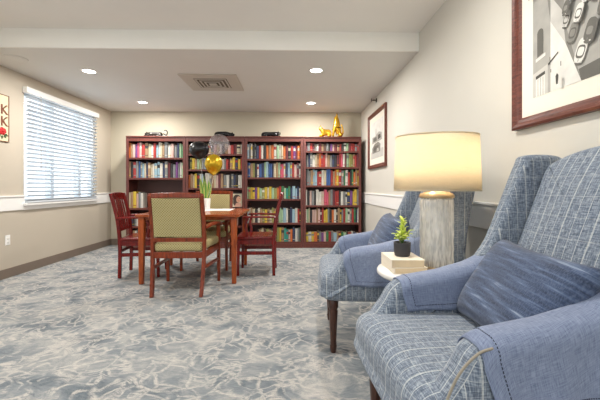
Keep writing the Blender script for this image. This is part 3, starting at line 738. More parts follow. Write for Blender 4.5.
# ================================================================== PICTURES ON THE RIGHT WALL
def picture(yc, zc, w, h, label, kind):
    t = thing('framed_picture', label, 'framed picture', (XR, yc, zc), 0)
    fw = .062; a, b = w / 2, h / 2
    # moulded frame: four mitred lengths, profile steps
    prof = [(0, 0), (0, .030), (.012, .036), (.026, .030), (.034, .022), (.050, .020), (fw, .010), (fw, 0)]
    corners = [(-1, -1), (1, -1), (1, 1), (-1, 1)]
    for k in range(4):
        (s0, t0), (s1, t1) = corners[k], corners[(k + 1) % 4]
        mb = MB(); r0 = [(-q, s0 * (a - p), t0 * (b - p)) for p, q in prof]; r1 = [(-q, s1 * (a - p), t1 * (b - p)) for p, q in prof]
        n = len(prof)
        mb.add(r0 + r1, [(i, (i + 1) % n, n + (i + 1) % n, n + i) for i in range(n)] + [tuple(range(n)), tuple(range(n, 2 * n))])
        mb.build('frame_moulding', M['frame'], t)
    MB().box(-.009, -.004, -a + fw - .004, a - fw + .004, -b + fw - .004, b - fw + .004).build('mat_board', M['mat'], t)
    mt = .09 ; pa, pb = a - fw - mt, b - fw - mt
    mb = MB(); X = [-.0095]
    # s runs 0..1 left to right as seen by someone facing the wall (towards -Y), r 0..1 upwards
    def P(s, r): return (X[0], pa - 2 * pa * s, -pb + 2 * pb * r)
    def poly(pts, mi): X[0] -= .00012; mb.add([P(*p) for p in pts], [tuple(range(len(pts)))], mi)
    X[0] -= .0001
    if kind == 'street':
        poly([(0, 0), (1, 0), (1, 1), (0, 1)], 3)
        poly([(.42, 0), (.75, 0), (.5, 1), (.3, 1), (.28, .6)], 2)
        poly([(0, 0), (.17, 0), (.17, .62), (.12, 1), (0, 1)], 2)                       # building facade
        poly([(0, 0), (.145, .0), (.145, .26), (0, .22)], 1)
        poly([(.17, 0), (.42, 0), (.30, .36), (.17, .62)], 0)                           # pale pavement
        poly([(.17, .62), (.30, .36), (.27, .66), (.17, .85)], 1)
        poly([(.42, 0), (1, 0), (1, .18), (.40, .10)], 4)
        poly([(.03, .0), (.12, .0), (.12, .18), (.03, .16)], 0); poly([(.03, .16), (.12, .18), (.12, .21), (.03, .19)], 5)
        for q in (.05, .075, .10): poly([(q, .0), (q + .004, .0), (q + .004, .165), (q, .165)], 3)
        poly([(.045, .36), (.105, .38)] + [(.075 + .03 * math.cos(u_), .58 + .035 * math.sin(u_)) for u_ in (0, .6, 1.2, 1.57, 2.0, 2.6, PI)], 4)
        poly([(.03, .32), (.125, .345), (.125, .375), (.03, .35)], 0)
        poly([(.15, .24), (.24, .31), (.24, .325), (.15, .26)], 5); poly([(.165, .24), (.17, .24), (.17, .31), (.165, .31)], 5)
        def car(s, r, k, body, roof, ang=-.35):
            c, q = math.cos(ang), math.sin(ang)
            def L(pts, mi): poly([(s + (x * c - y * q) * k, r + (x * q + y * c) * k * 1.2) for x, y in pts], mi)
            E = lambda cx_, cy_, rx_, ry_, pw=.62: [(cx_ + rx_ * math.copysign(abs(math.cos(q_)) ** pw, math.cos(q_)), cy_ + ry_ * math.copysign(abs(math.sin(q_)) ** pw, math.sin(q_))) for q_ in [2 * PI * j_ / 20 for j_ in range(20)]]
            L(E(.014, -.018, .062, .118), 4)
            L(E(0, 0, .056, .112), body)
            L(E(0, -.012, .045, .060), 4)
            L(E(0, -.010, .034, .040), body if body != 4 else 3)
            L(E(-.036, -.104, .010, .007), roof); L(E(.036, -.104, .010, .007), roof)
            L([(-.003, -.10), (.003, -.10), (.003, -.078), (-.003, -.078)], 3)
        for k, (s, r, sc, bo, ro) in enumerate(((.42, .24, .95, 0, 1), (.36, .42, .8, 3, 4), (.31, .56, .65, 1, 0), (.46, .66, .6, 0, 2), (.58, .52, .8, 4, 3), (.70, .44, .95, 0, 1),
             (.64, .70, .6, 1, 0), (.54, .80, .5, 4, 2), (.37, .72, .45, 2, 0), (.74, .84, .5, 0, 3), (.82, .62, .7, 4, 5), (.43, .88, .4, 1, 3), (.88, .36, 1.0, 1, 4), (.50, .36, .85, 4, 0), (.42, .54, .7, 0, 1), (.52, .64, .6, 3, 0), (.64, .60, .75, 4, 0), (.78, .52, .85, 1, 0), (.75, .70, .7, 4, 0), (.47, .75, .5, 4, 0), (.33, .64, .55, 4, 1), (.60, .82, .5, 1, 4), (.84, .76, .6, 4, 0), (.80, .30, 1.0, 4, 1), (.93, .55, .8, 0, 1), (.90, .85, .5, 0, 2), (.62, .92, .4, 4, 1), (.28, .82, .35, 1, 4))):
            car(s, r, sc * .74, bo, ro)
        poly([(.262, .03), (.278, .03), (.284, .10), (.270, .125), (.258, .10)], 5)   # pedestrian
        poly([(.30, .17), (.306, .17), (.306, .21), (.30, .21)], 5); poly([(.215, .15), (.221, .15), (.221, .18), (.215, .18)], 4)
        poly([(0, .92), (.6, .96), (1, .93), (1, 1), (0, 1)], 2)
    else:
        poly([(0, 0), (1, 0), (1, 1), (0, 1)], 0)
        poly([(0, 0), (1, 0), (1, .22), (.5, .25), (0, .2)], 1)
        poly([(.12, .15), (.75, .15), (.78, .34), (.6, .42), (.3, .40), (.1, .30)], 3)
        poly([(.2, .22), (.62, .24), (.66, .33), (.25, .34)], 4); poly([(.1, .42), (.9, .44), (.88, .62), (.65, .68), (.35, .6), (.12, .6)], 2)
        poly([(.22, .46), (.5, .47), (.46, .58), (.2, .56)], 4); poly([(.58, .48), (.8, .5), (.78, .6), (.6, .6)], 5)
        poly([(.3, .18), (.4, .18), (.38, .30), (.31, .29)], 5); poly([(.5, .17), (.66, .18), (.62, .26), (.52, .26)], 1)
        poly([(.4, .62), (.46, .62), (.45, .8), (.42, .8)], 2)
    mb.build('photo_print', [M['p1'], M['p2'], M['p3'], M['p4'], M['p5'], M['p6']], t, fix=False)
    return t
picture(5.27, 1.783, 1.06, .87, 'smaller-looking brown framed picture on right wall near the bookcases', 'view')
picture(1.475, 1.82, 1.05, .87, 'large brown framed black-and-white street photograph above the armchairs', 'street')

# ================================================================== TABLE GROUP
TX, TY = -1.128, 4.33
tb = thing('dining_table', 'square honey-coloured wooden table with rounded corners and four legs', 'table', (TX, TY, 0))
a, b, cr = .565, .525, .05
out = []
for cx, cy, a0 in ((a - cr, b - cr, 0), (-a + cr, b - cr, 90), (-a + cr, -b + cr, 180), (a - cr, -b + cr, 270)):
    for k in range(7): out.append((cx + cr * math.cos(R(a0 + 15 * k)), cy + cr * math.sin(R(a0 + 15 * k))))
MB().prism(out, lambda x, y, t: (x, y, .732 + .03 * t)).build('tabletop', M['table'], tb, bevel=.006)
lx, ly = .50, .46
MB().box(-lx, lx, -ly - .010, -ly + .012, .697, .731).box(-lx, lx, ly - .012, ly + .010, .697, .731).box(-lx - .010, -lx + .012, -ly, ly, .697, .731).box(lx - .012, lx + .010, -ly, ly, .697, .731).build('apron', M['table'], tb, bevel=.002)
for sx in (-1, 1):
    for sy in (-1, 1):
        MB().bar((sx * lx, sy * ly, .731), (sx * (lx + .004), sy * (ly + .004), 0), .066, .066, up=(0, 1, 0), w2=.046, h2=.046).build('leg', M['tleg'], tb, bevel=.006)

def olive_chair(x, y, rz, label):
    """faces local +Y"""
    t = thing('armchair', label, 'chair', (x, y, 0), rz, 'olive upholstered armchairs at the table')
    c = M['cherry']
    for sx in (-1, 1):   # rear legs continue as back posts
        MB().sweep(catmull([(sx * .235, -.345, 0), (sx * .243, -.305, .2), (sx * .25, -.28, .42), (sx * .25, -.285, .6), (sx * .248, -.32, .8), (sx * .246, -.37, .985)], 4),
                   .034, .042, up=(0, 1, 0)).build('leg', c, t, bevel=.005)
        MB().bar((sx * .28, .24, .66 if False else .64), (sx * .285, .245, 0), .042, .042, up=(0, 1, 0), w2=.03, h2=.03).build('leg', c, t, bevel=.005)
        MB().sweep(catmull([(sx * .262, -.29, .665), (sx * .285, -.12, .68), (sx * .30, .08, .675), (sx * .30, .20, .655), (sx * .295, .27, .635)], 5), .05, .028).build('arm', c, t, bevel=.008)
        MB().bar((sx * .245, -.29, .27), (sx * .28, .23, .255), .022, .03).build('stretcher', c, t, bevel=.003)
        MB().bar((sx * .25, -.28, .395), (sx * .28, .24, .395), .026, .06).build('seat_rail', c, t, bevel=.003)
    MB().bar((-.25, -.285, .395), (.25, -.285, .395), .026, .06).build('seat_rail', c, t, bevel=.003)
    MB().bar((-.28, .24, .395), (.28, .24, .395), .026, .06).build('seat_rail', c, t, bevel=.003)
    MB().sweep([(x_, -.372 + .03 * ((x_ / .27) ** 2) - .02, .972 + .012 * (1 - (x_ / .27) ** 2)) for x_ in (-.26, -.2, -.1, 0, .1, .2, .26)], .03, .05).build('top_rail', c, t, bevel=.008)
    MB().bar((-.25, -.287, .545), (.25, -.287, .545), .028, .04).build('back_rail', c, t, bevel=.004)
    m = MB(); out = [(-.23, .572), (.23, .572), (.229, .76), (.225, .955), (-.225, .955), (-.229, .76)]
    pr = []
    for i in range(6):
        p, q = Vector(out[i]), Vector(out[(i + 1) % 6])
        for k in range(6): pr.append(p.lerp(q, k / 6))
    def fn(a_, b_, w):
        yb = -.287 - .085 * max(0, (b_ - .55) / .42) ** 1.5
        return (a_, yb + w, b_)
    round_prism(m, pr, .026, .012, fn, .008, lin_=True, seg=3)
    m.build('back_cushion', M['olive'], t, uv='box')
    m = MB()
    round_prism(m, [(-.235, -.275), (-.12, -.285), (.12, -.285), (.235, -.275), (.255, 0), (.285, .22), (.25, .275), (0, .285), (-.25, .275), (-.285, .22), (-.255, 0)], .045, .03, lambda a_, b_, w: (a_, b_, .47 + w), .014, n=3, seg=4)
    m.build('seat_cushion', M['olive'], t, uv='box')
    return t
olive_chair(-1.10, 3.735, 0, 'olive patterned armchair nearest the viewer, its back turned, at the table')
olive_chair(-1.10, 4.70, PI, 'olive patterned armchair on the far side of the table, backed to bookcases')

def red_chair(x, y, rz, label):
    """faces local +X ; origin between the legs"""
    t = thing('armchair', label, 'chair', (x, y, 0), rz, 'red wooden slat-back armchairs at the table')
    c = M['red']; W = .20
    for sy in (-1, 1):
        MB().sweep(catmull([(-.215, sy * W, 0), (-.21, sy * W, .25), (-.215, sy * W, .46), (-.24, sy * (W + .004), .7), (-.31, sy * (W + .01), .985)], 5), .036, [.036] * 5 + [.042] * 11 + [.036] * 5, up=(0, 1, 0)).build('leg', c, t, bevel=.005)
        MB().bar((.205, sy * W, .45), (.215, sy * (W + .0), 0), .040, .040, up=(0, 1, 0), w2=.03, h2=.03).build('leg', c, t, bevel=.005)
        MB().sweep(catmull([(-.245, sy * (W + .025), .70), (-.1, sy * (W + .035), .705), (.06, sy * (W + .045), .705), (.145, sy * (W + .04), .70)], 5), [.034] * 5 + [.042] * 6 + [.056] * 5, .024).build('arm', c, t, bevel=.007)
        MB().sweep(catmull([(.09, sy * (W + .04), .695), (.12, sy * (W + .035), .60), (.10, sy * (W + .02), .50), (.12, sy * (W + .015), .455)], 5), .03, .032, up=(0, 1, 0)).build('arm_support', c, t, bevel=.005)
        MB().bar((-.21, sy * W, .27), (.21, sy * W, .27), .022, .042).build('stretcher', c, t, bevel=.003)
        MB().bar((-.21, sy * W, .405), (.21, sy * W, .405), .022, .06).build('seat_rail', c, t, bevel=.003)
    for xx in (-.212, .208): MB().bar((xx, -W, .405), (xx, W, .405), .022, .06).build('seat_rail', c, t, bevel=.003)
    MB().bar((-.211, -W, .31), (-.211, W, .31), .02, .035).build('stretcher', c, t, bevel=.003)
    m = MB(); round_prism(m, [(-.23, -.20), (-.1, -.225), (.15, -.235), (.235, -.2), (.25, 0), (.235, .2), (.15, .235), (-.1, .225), (-.23, .20), (-.235, 0)], .018, .012,
                          lambda a_, b_, w: (a_, b_, .452 + w - (.010 * math.cos(min(1, abs(b_) / .2) * PI / 2) if w > 0 else 0)), 0, n=4, seg=3)
    m.build('seat', c, t)
    def bx(z): return -.216 - .095 * max(0, (z - .46) / .525) ** 1.35
    MB().sweep([(bx(.95) - .018 * (1 - (yy / .21) ** 2), yy, .955 - .012 * abs(yy / .21) ** 2) for yy in (-.215, -.14, -.07, 0, .07, .14, .215)], .022, .085).build('top_rail', c, t, bevel=.006)
    MB().bar((bx(.56), -W, .56), (bx(.56), W, .56), .02, .04).build('back_rail', c, t, bevel=.004)
    for k in range(5):
        yy = (k - 2) * .066; wd = .05 if k == 2 else .030
        MB().sweep([(bx(z) - .008, yy, z) for z in (.56, .66, .76, .86, .93)], wd, .012, up=(1, 0, 0)).build('slat', c, t, bevel=.003)
    return t
red_chair(-1.80, 4.34, R(7), 'red wooden slat-back armchair on the left side of the table')
red_chair(-.42, 4.40, R(180), 'red wooden slat-back armchair on the right side of the table')

# paper, pot with snake plant, balloons
tag(MB().box(-.19, .19, -.20, .20, 0, .0015).build('placemat', M['paper']), 'white rectangular paper mat lying on the table under the pot', 'mat').location = (-.955, 4.60, .7625)
pp = thing('potted_plant', 'upright striped green plant in a white pot on the table', 'potted plant', (-1.135, 4.70, .7645))
MB().lathe([(.048, 0), (.052, .005), (.060, .14), (.060, .147), (.054, .147), (.053, .13), (.0001, .13)], n=28).build('pot', M['potwhite'], pp)
MB().lathe([(.0001, .1315), (.0525, .1315)], n=20, cap=False).build('soil', M['soil'], pp, fix=False)
rnd = random.Random(11)
def blade(mb, base, tip, bend, w, mi=0):
    base, tip = Vector(base), Vector(tip); n = 9; rows = []
    side = (tip - base).cross(Vector((0, 1, 0.2))).normalized()
    for i in range(n + 1):
        t = i / n; p = base.lerp(tip, t) + Vector(bend) * math.sin(PI * t) ; ww = w * (math.sin(PI * (t * .8 + .18)) ** .7) * (1 - t ** 6)
        rows.append((p - side * ww, p - side * ww * .7, p + Vector((0, .25 * ww, 0)), p + side * ww * .7, p + side * ww))
    for i in range(n):
        for j in range(4):
            mb.add([rows[i][j], rows[i][j + 1], rows[i + 1][j + 1], rows[i + 1][j]], [(0, 1, 2, 3)], 1 if j in (0, 3) else 0, True)
for i in range(8):
    a_ = i * 2.4; r_ = .012 + .03 * (i / 8); h_ = rnd.uniform(.22, .33)
    mb = MB(); blade(mb, (r_ * math.cos(a_), r_ * math.sin(a_), .13), (r_ * 2.9 * math.cos(a_), r_ * 2 * math.sin(a_), .13 + h_), (.008 * math.cos(a_), .006, 0), rnd.uniform(.017, .023))
    mb.build('leaf', [M['leaf2'], M['leafedge']], pp, solid=.0015)

def balloon(x, y, z, rx, rz, mat, label, teardrop=True):
    t = thing('balloon', label, 'balloon', (x, y, z), 0, 'party balloons floating over the table')
    prof = []
    n = 20
    for i in range(n + 1):
        a_ = -PI / 2 + PI * i / n
        r_ = math.cos(a_) * (1 - .16 * max(0, -math.sin(a_)) ** 1.2); zz = math.sin(a_)
        prof.append((max(.0004, r_ * rx), zz * rz - (.08 * rz * max(0, -math.sin(a_)) ** 5)))
    MB().lathe(prof, n=36).build('bladder', mat, t)
    MB().lathe([(.003, -1.07 * rz), (.006, -1.09 * rz), (.013, -1.12 * rz), (.011, -1.125 * rz), (.002, -1.10 * rz)], n=12).build('knot', mat, t)
    top = Vector((0, 0, -1.10 * rz)); end = Vector((-1.135 + (x + 1.135) * .08 - x, 4.70 - y, .89 - z))
    mid = top.lerp(end, .5) + Vector((.01, .0, 0))
    MB().tube(catmull([top, mid, end], 8), .0016, 5).build('ribbon', M['ribbon'], t)
    return t
balloon(-1.25, 4.80, 1.565, .135, .118, M['blackball'], 'shiny black balloon, left of the three over the table')
balloon(-.97, 4.75, 1.635, .137, .137, M['clear'], 'clear transparent balloon, highest of the three over the table')
balloon(-1.0, 4.55, 1.355, .115, .132, M['goldfoil'], 'shiny gold balloon, lowest of the three over the table')

# ================================================================== SIDE TABLE, LAMP, BOOKS, PLANT
SX, SY = .72, 1.875
st = thing('side_table', 'round white side table between the two blue plaid armchairs', 'side table', (SX, SY, 0))
MB().lathe([(.0001, .575), (.20, .575), (.240, .583), (.250, .592), (.250, .606), (.245, .615), (.0001, .615)], n=56).build('table_top', M['marble'], st)
MB().lathe([(.17, 0), (.17, .012), (.05, .03), (.03, .06), (.03, .50), (.06, .56), (.10, .575)], n=32).build('pedestal', M['white'], st)
lp = thing('table_lamp', 'lit table lamp with cream drum shade and seeded glass cylinder base', 'table lamp', (.800, 1.905, .6155))
MB().lathe([(.0905, 0), (.0925, .003), (.0925, .014), (.089, .018), (.0001, .018)], n=40).build('base_ring', M['brass'], lp)
prof = [(.0875, .018)] + [(.0875 + .0012 * math.sin(i * .9), .018 + i * .0112) for i in range(1, 32)] + [(.0875, .375), (.080, .383), (.0001, .385)]
MB().lathe(prof, n=56).build('glass_body', M['seeded'], lp)
MB().lathe([(.0001, .384), (.089, .384), (.091, .388), (.091, .400), (.086, .404), (.086, .409), (.070, .412), (.070, .418), (.02, .421), (.014, .425), (.014, .50), (.0001, .50)], n=40).build('brass_cap', M['brass'], lp)
MB().tube([(0, 0, .02), (0, 0, .385)], .004, 10).build('centre_rod', M['white'], lp)
for sx in (-1, 1):
    bx_, by_ = sx * .085 * math.cos(R(-12)), sx * .085 * math.sin(R(-12))
    MB().tube([(0, 0, .49), (bx_ * .6, by_ * .6, .50), (bx_, by_, .52)], .008, 8).build('socket_arm', M['brass'], lp)
    MB().lathe([(.012, .52), (.016, .53), (.028, .56), (.030, .58), (.022, .602), (.0001, .612)], c=(bx_, by_, 0), n=20).build('bulb', M['bulb'], lp)
S0, S1 = .423, .725
sh = MB().lathe([(.227, S0), (.224, S0 + .1), (.219, S1 - .08), (.217, S1)], n=72, sy=.72, rot=R(-12), cap=False).build('lamp_shade', M['shade'], lp, solid=.002)
for pr_ in ([(.2275, S0 - .001), (.2277, S0 + .007)], [(.2178, S1 - .006), (.2176, S1 + .001)]):
    MB().lathe(pr_, n=72, sy=.72, rot=R(-12), cap=False).build('shade_trim', M['shade'], sh, solid=.0025)
m = MB()
for k in range(3):
    a_ = R(-12) + k * 2 * PI / 3; rr = 1 / math.sqrt((math.cos(a_ - R(-12)) / .216) ** 2 + (math.sin(a_ - R(-12)) / (.216 * .72)) ** 2)
    m.tube([(0, 0, S1 - .02), (rr * math.cos(a_), rr * math.sin(a_), S1 - .012)], .0018, 6)
m.tube([(0, 0, .50), (0, 0, S1 - .015)], .003, 8)
m.build('harp', M['brass'], lp)
for sx in (-1, 1):
    pl = bpy.data.lights.new('bulb_light', 'POINT'); pl.energy = 4.6; pl.color = (1, .88, .71); pl.shadow_soft_size = .035
    po = bpy.data.objects.new('bulb_light', pl); COL.objects.link(po); po.parent = lp; po.location = (sx * .085 * math.cos(R(-12)), sx * .085 * math.sin(R(-12)), .588)

def table_book(loc, rz, w, d, h, label):
    t = thing('book', label, 'book', loc, rz, 'books stacked on the side table')
    MB().box(-w / 2, w / 2, -d / 2, d / 2, 0, .0025).box(-w / 2, w / 2, -d / 2, d / 2, h - .0025, h).box(-w / 2, -w / 2 + .003, -d / 2, d / 2, 0, h).build('cover', M['cream'], t, bevel=.001)
    MB().box(-w / 2 + .003, w / 2 - .004, -d / 2 + .004, d / 2 - .004, .0025, h - .0025).build('pages', M['pages'], t)
    return t
table_book((.610, 1.885, .6158), R(3), .175, .225, .030, 'lower cream book of the two stacked on the side table')
table_book((.602, 1.885, .6462), R(-1), .172, .225, .040, 'upper cream book under the small succulent on the side table')
sc = thing('potted_plant', 'small yellow-green leafy plant in a charcoal pot on the cream books', 'potted plant', (.603, 1.885, .6866))
MB().lathe([(.034, 0), (.040, .004), (.0435, .02), (.0455, .07), (.0455, .075), (.041, .075), (.040, .064), (.0001, .064)], n=32).build('pot', M['potdark'], sc)
MB().lathe([(.0001, .0645), (.038, .0655)], n=20, cap=False).build('soil', M['soil'], sc, fix=False)
rnd = random.Random(5)
stems = [((0, 0, .065), (.003, 0, .19)), ((0, 0, .065), (-.036, -.012, .118)), ((0, 0, .065), (.034, .005, .128)), ((0, 0, .065), (.0, -.03, .11)), ((0, 0, .065), (.01, .03, .12))]
m = MB()
for p, q in stems: m.tube([p, Vector(p).lerp(Vector(q), .5) + Vector((0, 0, .008)), q], [.0028, .002, .0015], 6)
m.build('stem', M['leaf2'], sc)
def oval_leaf(mb, base, d, L, w):
    d = Vector(d).normalized(); side = d.cross(Vector((0, 0, 1)));
    side = side.normalized() if side.length > .1 else Vector((1, 0, 0)); up = side.cross(d)
    n = 7; rows = []
    for i in range(n + 1):
        t = i / n; ww = w * math.sin(PI * min(1, t * .92 + .04)) ** .7
        p = Vector(base) + d * L * t + up * (.18 * L * math.sin(PI * t))
        rows.append((p - side * ww, p - up * ww * .25, p + side * ww))
    for i in range(n):
        for j in range(2): mb.add([rows[i][j], rows[i][j + 1], rows[i + 1][j + 1], rows[i + 1][j]], [(0, 1, 2, 3)], 0, True)
for si, (p, q) in enumerate(stems):
    nn = 15 if si == 0 else 8
    for i in range(nn):
        t = .25 + .75 * (i + 1) / nn; pos = Vector(p).lerp(Vector(q), t); a_ = i * 2.4 + si
        up_ = .35 + .9 * t if si == 0 else .3
        mb = MB(); L = rnd.uniform(.034, .046) * (1.2 - .4 * t)
        oval_leaf(mb, pos, (math.cos(a_), math.sin(a_), up_), L, L * .33)
        mb.build('leaf', M['leaf'], sc, solid=.0012)

# ================================================================== PLAID WING CHAIRS
ARM_T = .06; ARM_C = .290           # half thickness and centre of an arm
arm_prof = [(.045, .345), (.022, .41), (.018, .465), (.050, .515), (.095, .575), (.135, .635), (.20, .668), (.35, .690), (.48, .722), (.60, .775), (.72, .79), (.86, .70), (.88, .345), (.5, .340)]
def arm_top(u):
    pts = [(.10, .590), (.135, .635), (.165, .656), (.20, .668), (.35, .690), (.48, .722), (.60, .775), (.72, .79)]
    for (a_, za), (b_, zb) in zip(pts, pts[1:]):
        if u <= b_: return za + (zb - za) * (u - a_) / (b_ - a_)
    return .79
def wing_chair(x, y, rz, label, pipe=False):
    """faces local -X; u = depth from the front edge"""
    t = thing('wing_chair', label, 'armchair', (x, y, 0), rz, 'blue plaid wing chairs along the right wall')
    P_ = M['plaid']
    for s in (-1, 1):
        m = MB()
        round_prism(m, arm_prof, ARM_T, .042, lambda a_, b_, w: (a_, s * ARM_C + w, b_), .004, n=5, seg=6)
        am = m.build('arm', P_, t, uv='box')
        ctrl = [(.083, .40), (.066, .45), (.072, .50), (.108, .578), (.158, .628), (.2, .642)]
        if s < 0 and pipe: MB().tube([(p.x - .026, s * (ARM_C + ARM_T - .008), p.y + .008) for p in catmull(ctrl, 6)], .0035, 8).build('piping', M['piping'], am)
        m = MB()
        wing = [(.52, .72), (.585, .82), (.645, .95), (.70, 1.08), (.738, 1.165), (.760, 1.200), (.84, 1.207), (.92, 1.20), (.94, 1.17), (.935, 1.05), (.90, .85), (.86, .66), (.70, .62), (.56, .64)]
        def wf(a_, b_, w):
            k = max(0, (b_ - .75) / .45)
            return (a_, s * (.302 + .010 * k) + w, b_)
        round_prism(m, wing, .045, .034, wf, .003, n=4, seg=5)
        m.build('wing', P_, t, uv='box')
    # seat
    m = MB()
    sp_ = [(.005, .36), (-.012, .42), (-.005, .480), (.035, .512), (.12, .522), (.3, .520), (.5, .508), (.64, .48), (.66, .36), (.3, .348)]
    def sf(a_, b_, w):
        k = max(0, 1 - (w / .335) ** 2)
        f = max(0, 1 - max(0, a_) / .35)
        return (a_ - .010 * k * f, w, b_ + (.022 * k if b_ > .44 else 0))
    prof = catmull([(p, q) for p, q in sp_], 5, True)
    rows = []; nw = 26
    for i in range(nw + 1):
        th = PI * i / nw; w = -.338 * math.cos(th) if False else -.338 + .676 * i / nw
        e = max(0, (abs(w) - .300) / .038); ins = .035 * (1 - math.sqrt(max(0, 1 - e * e)))
        c_ = Vector((.33, .43)); row = []
        for p in prof:
            d_ = (p - c_); L_ = d_.length; row.append(sf(*(c_ + d_ * (1 - ins / L_)), w))
        rows.append(row)
    L_ = len(prof); vs = [p for r in rows for p in r]
    m.add(vs, [(i * L_ + j, i * L_ + (j + 1) % L_, (i + 1) * L_ + (j + 1) % L_, (i + 1) * L_ + j) for i in range(nw) for j in range(L_)] + [tuple(range(L_)), tuple(range(nw * L_, nw * L_ + L_))], 0, True)
    m.build('seat', P_, t, uv='box')
    # inside back, reclined, with camel-back top
    B0 = Vector((.60, 0, .46)); B1 = Vector((.895, 0, 1.18)); dirv = (B1 - B0).normalized(); nv = Vector((-dirv.z, 0, dirv.x))
    bp = [(-.262, .02), (-.268, .3), (-.272, .6), (-.265, .725), (-.22, .765), (-.12, .80), (0, .815), (.12, .80), (.22, .765), (.265, .725), (.272, .6), (.268, .3), (.262, .02), (0, .0)]
    m = MB(); round_prism(m, bp, .055, .045, lambda a_, b_, w: tuple(B0 + dirv * b_ + Vector((0, a_, 0)) - nv * (-w) * 1.0 - nv * .0), .030, n=4, seg=6)
    m.build('backrest', P_, t, uv='box')
    m = MB(); round_prism(m, [(.66, .36), (.70, .6), (.86, 1.10), (.91, 1.17), (.94, 1.14), (.93, 1.0), (.89, .6), (.87, .36)], .30, .02, lambda a_, b_, w: (a_, w, b_), 0, n=4, seg=3)
    m.build('outer_back', P_, t, uv='box')
    # legs
    lp_ = [(.014, 0), (.016, .004), (.019, .03), (.021, .045), (.017, .052), (.019, .062), (.017, .07), (.021, .16), (.025, .25), (.027, .268), (.022, .276), (.029, .290), (.029, .362)]
    for s in (-1, 1):
        MB().lathe([(q1 * 1.12, q2) for q1, q2 in lp_], c=(.066, s * .275, 0), n=8, smooth=True).build('leg', M['legdark'], t)
        MB().sweep(catmull([(.80, s * .27, .36), (.82, s * .27, .2), (.90, s * .27, 0)], 5), .04, .045, up=(0, 1, 0)).build('leg', M['legdark'], t, bevel=.004)
    return t
C1 = (.315, 1.205, R(4)); C2 = (.225, 2.52, R(-4))
wing_chair(*C1, 'blue-grey plaid wing chair nearest the viewer, cut by the frame', True)
wing_chair(*C2, 'blue-grey plaid wing chair farther back, beyond the lamp')

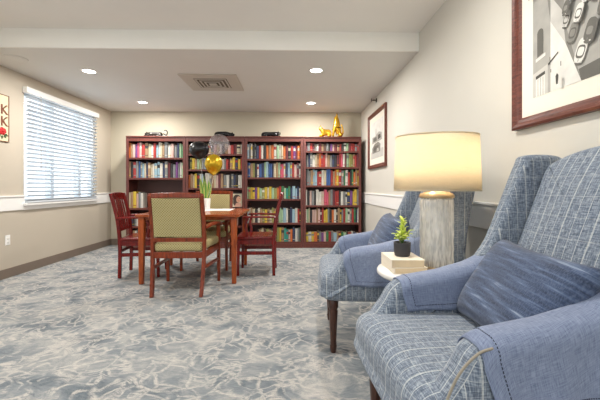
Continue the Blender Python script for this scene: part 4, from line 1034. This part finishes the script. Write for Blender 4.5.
def arm_cover(ch, side, label, u0=.165, u1=.60, zin=.545, zout=.50, skew=.10, seed=0):
    """cloth laid over an arm; side=+1 is the arm further from the viewer"""
    cx = cy = 0; g = .0045; r = .042
    t0 = ARM_T - r
    def sect(u):
        """list of (w, z, arc) from inner hem, over the top, to the outer hem; w>0 is outward"""
        zt = arm_top(u) - r; pts = []
        zi = min(zin, zt - .02)
        for k in range(8): pts.append((-(ARM_T + g), zi + (zt - zi) * k / 8))
        for k in range(9):
            a_ = PI - PI / 2 * k / 8; pts.append((-t0 + (r + g) * math.cos(a_), zt + (r + g) * math.sin(a_)))
        for k in range(9):
            a_ = PI / 2 - PI / 2 * k / 8; pts.append((t0 + (r + g) * math.cos(a_), zt + (r + g) * math.sin(a_)))
        zo = zout
        for k in range(1, 13): pts.append((ARM_T + g, zt + (zo - zt) * k / 12))
        return pts
    nu = 34; G = []
    for i in range(nu + 1):
        f = i / nu; base = u0 + (u1 - u0) * f; sec = sect(base); row = []
        arc = 0
        for k, (w, z) in enumerate(sec):
            if k: arc += math.hypot(w - sec[k - 1][0], z - sec[k - 1][1])
            out_ = max(0, (k - 25)) / 12; inn = max(0, (8 - k)) / 8
            uu = base + skew * out_ * (1 - .35 * f) + .02 * inn
            z2 = z - (.018 * f) * out_ + (arm_top(min(uu, .6)) - arm_top(base)) * (1 if 8 <= k <= 25 else .0)
            wv = .006 * math.sin(uu * 38 + seed) * out_ ** 1.2 + .012 * out_ ** 1.5
            wi = -.004 * inn * (1 + math.sin(uu * 30 + 1 + seed))
            w2 = w + wv + wi
            row.append(((cx + uu, cy + side * (ARM_C + w2), z2), (f * (u1 - u0), arc)))
        G.append(row)
    K = len(G[0]); mb = MB(); vs = [p[0] for row in G for p in row]
    mb.add(vs, [(i * K + j, i * K + j + 1, (i + 1) * K + j + 1, (i + 1) * K + j) for i in range(nu) for j in range(K - 1)], 0, True)
    uvd = {tuple(round(c, 5) for c in p[0]): p[1] for row in G for p in row}
    org = Vector((cx + u0, cy + side * ARM_C, 0))
    o = mb.build('arm_cover', M['linen'], uv=lambda co: uvd.get(tuple(round(c, 5) for c in co), (co.x, co.z)), solid=.0035, fix=False)
    # move the origin to the arm
    for v_ in o.data.vertices: v_.co -= org
    rm = Matrix.Rotation(ch[2], 3, 'Z'); o.location = Vector((ch[0], ch[1], 0)) + rm @ org; o.rotation_euler = (0, 0, ch[2])
    tag(o, label, 'arm cover', 'blue linen covers over the chair arms')
    # hem stitching, a dotted line a hand's breadth of a finger inside each edge
    sm = MB(); inset = 3
    def nrm(i, k):
        a_ = Vector(G[min(i + 1, nu)][k][0]) - Vector(G[max(i - 1, 0)][k][0]); b_ = Vector(G[i][min(k + 1, K - 1)][0]) - Vector(G[i][max(k - 1, 0)][0])
        n_ = a_.cross(b_); n_ = n_.normalized() if n_.length else Vector((0, 0, 1))
        c_ = Vector((cx + .4, cy + side * ARM_C, .55))
        return n_ if n_.dot(Vector(G[i][k][0]) - c_) > 0 else -n_
    def dash(p, q, n_):
        d_ = q - p; L2 = d_.length
        if L2 < 1e-5: return
        m_ = max(1, round(L2 / .0075)); s_ = d_.cross(n_).normalized() * .0013
        for j in range(m_):
            a_ = p + d_ * (j + .1) / m_; b_ = p + d_ * (j + .72) / m_; o_ = n_ * .0026
            sm.add([a_ - s_ + o_, b_ - s_ + o_, b_ + s_ + o_, a_ + s_ + o_, a_ - s_, b_ - s_, b_ + s_, a_ + s_], [(0, 1, 2, 3), (0, 4, 5, 1), (1, 5, 6, 2), (2, 6, 7, 3), (3, 7, 4, 0)])
    ii = 3
    for col in (ii, nu - ii):
        for k in range(2, K - 3): dash(Vector(G[col][k][0]), Vector(G[col][k + 1][0]), nrm(col, k))
    for k in (2, K - 3):
        for i in range(ii, nu - ii): dash(Vector(G[i][k][0]), Vector(G[i + 1][k][0]), nrm(i, k))
    s2 = sm.build('hem_stitch', M['stitch'], fix=False)
    for v_ in s2.data.vertices: v_.co -= org
    s2.parent = o
    return o
arm_cover(C1, -1, 'blue linen cover on the near arm of the nearest wing chair, cut by frame', seed=1, zout=.50, u0=.145, skew=.03)
arm_cover(C1, 1, 'blue linen cover on the far arm of the nearest wing chair', seed=2)
arm_cover(C2, -1, 'blue linen cover on the near arm of the farther wing chair', seed=3, zout=.45, u0=.125, skew=.045)
arm_cover(C2, 1, 'blue linen cover on the far arm of the farther wing chair', seed=4, u0=.135)

def pillow(p, width, height, thick, lean, yawz, roll, label):
    mb = MB(); n = 26; rows = {}
    def surf(sgn):
        vs = []
        for i in range(n + 1):
            for j in range(n + 1):
                a_ = -1 + 2 * i / n; b_ = -1 + 2 * j / n
                pinch = 1 - .10 * (1 - a_ * a_) * abs(b_) ** 3 * 0 
                x_ = a_ * width / 2 * (1 - .07 * (1 - b_ * b_) * abs(a_) ** 2)
                y_ = b_ * height / 2 * (1 - .09 * (1 - a_ * a_) * abs(b_) ** 2)
                h_ = thick / 2 * ((1 - a_ ** 4) * (1 - b_ ** 4)) ** .55
                h_ += .004 * math.sin(a_ * 5 + b_ * 3) * (1 - a_ * a_) * (1 - b_ * b_)
                vs.append((x_, sgn * h_, y_))
        return vs
    for sgn in (1, -1):
        mb.add(surf(sgn), [(i * (n + 1) + j, i * (n + 1) + j + 1, (i + 1) * (n + 1) + j + 1, (i + 1) * (n + 1) + j) for i in range(n) for j in range(n)], 0, True)
    o = mb.build('throw_pillow', M['denim'], uv=lambda co: (co.x, co.z))
    # local x = width, local z = height, local y = thickness
    mt = Matrix.Rotation(yawz, 4, 'Z') @ Matrix.Rotation(lean, 4, 'X') @ Matrix.Rotation(roll, 4, 'Y')
    o.matrix_world = Matrix.Translation(p) @ mt
    return tag(o, label, 'pillow', 'denim pillows on the wing chairs')
pillow((.800, 1.215, .680), .51, .37, .17, R(-33), R(-90), R(2), 'faded navy denim pillow in the wing chair nearest the viewer')
pillow((.690, 2.49, .688), .47, .36, .17, R(-25), R(-90), R(3), 'faded navy denim pillow in the wing chair farther back')
print('books', nbooks)
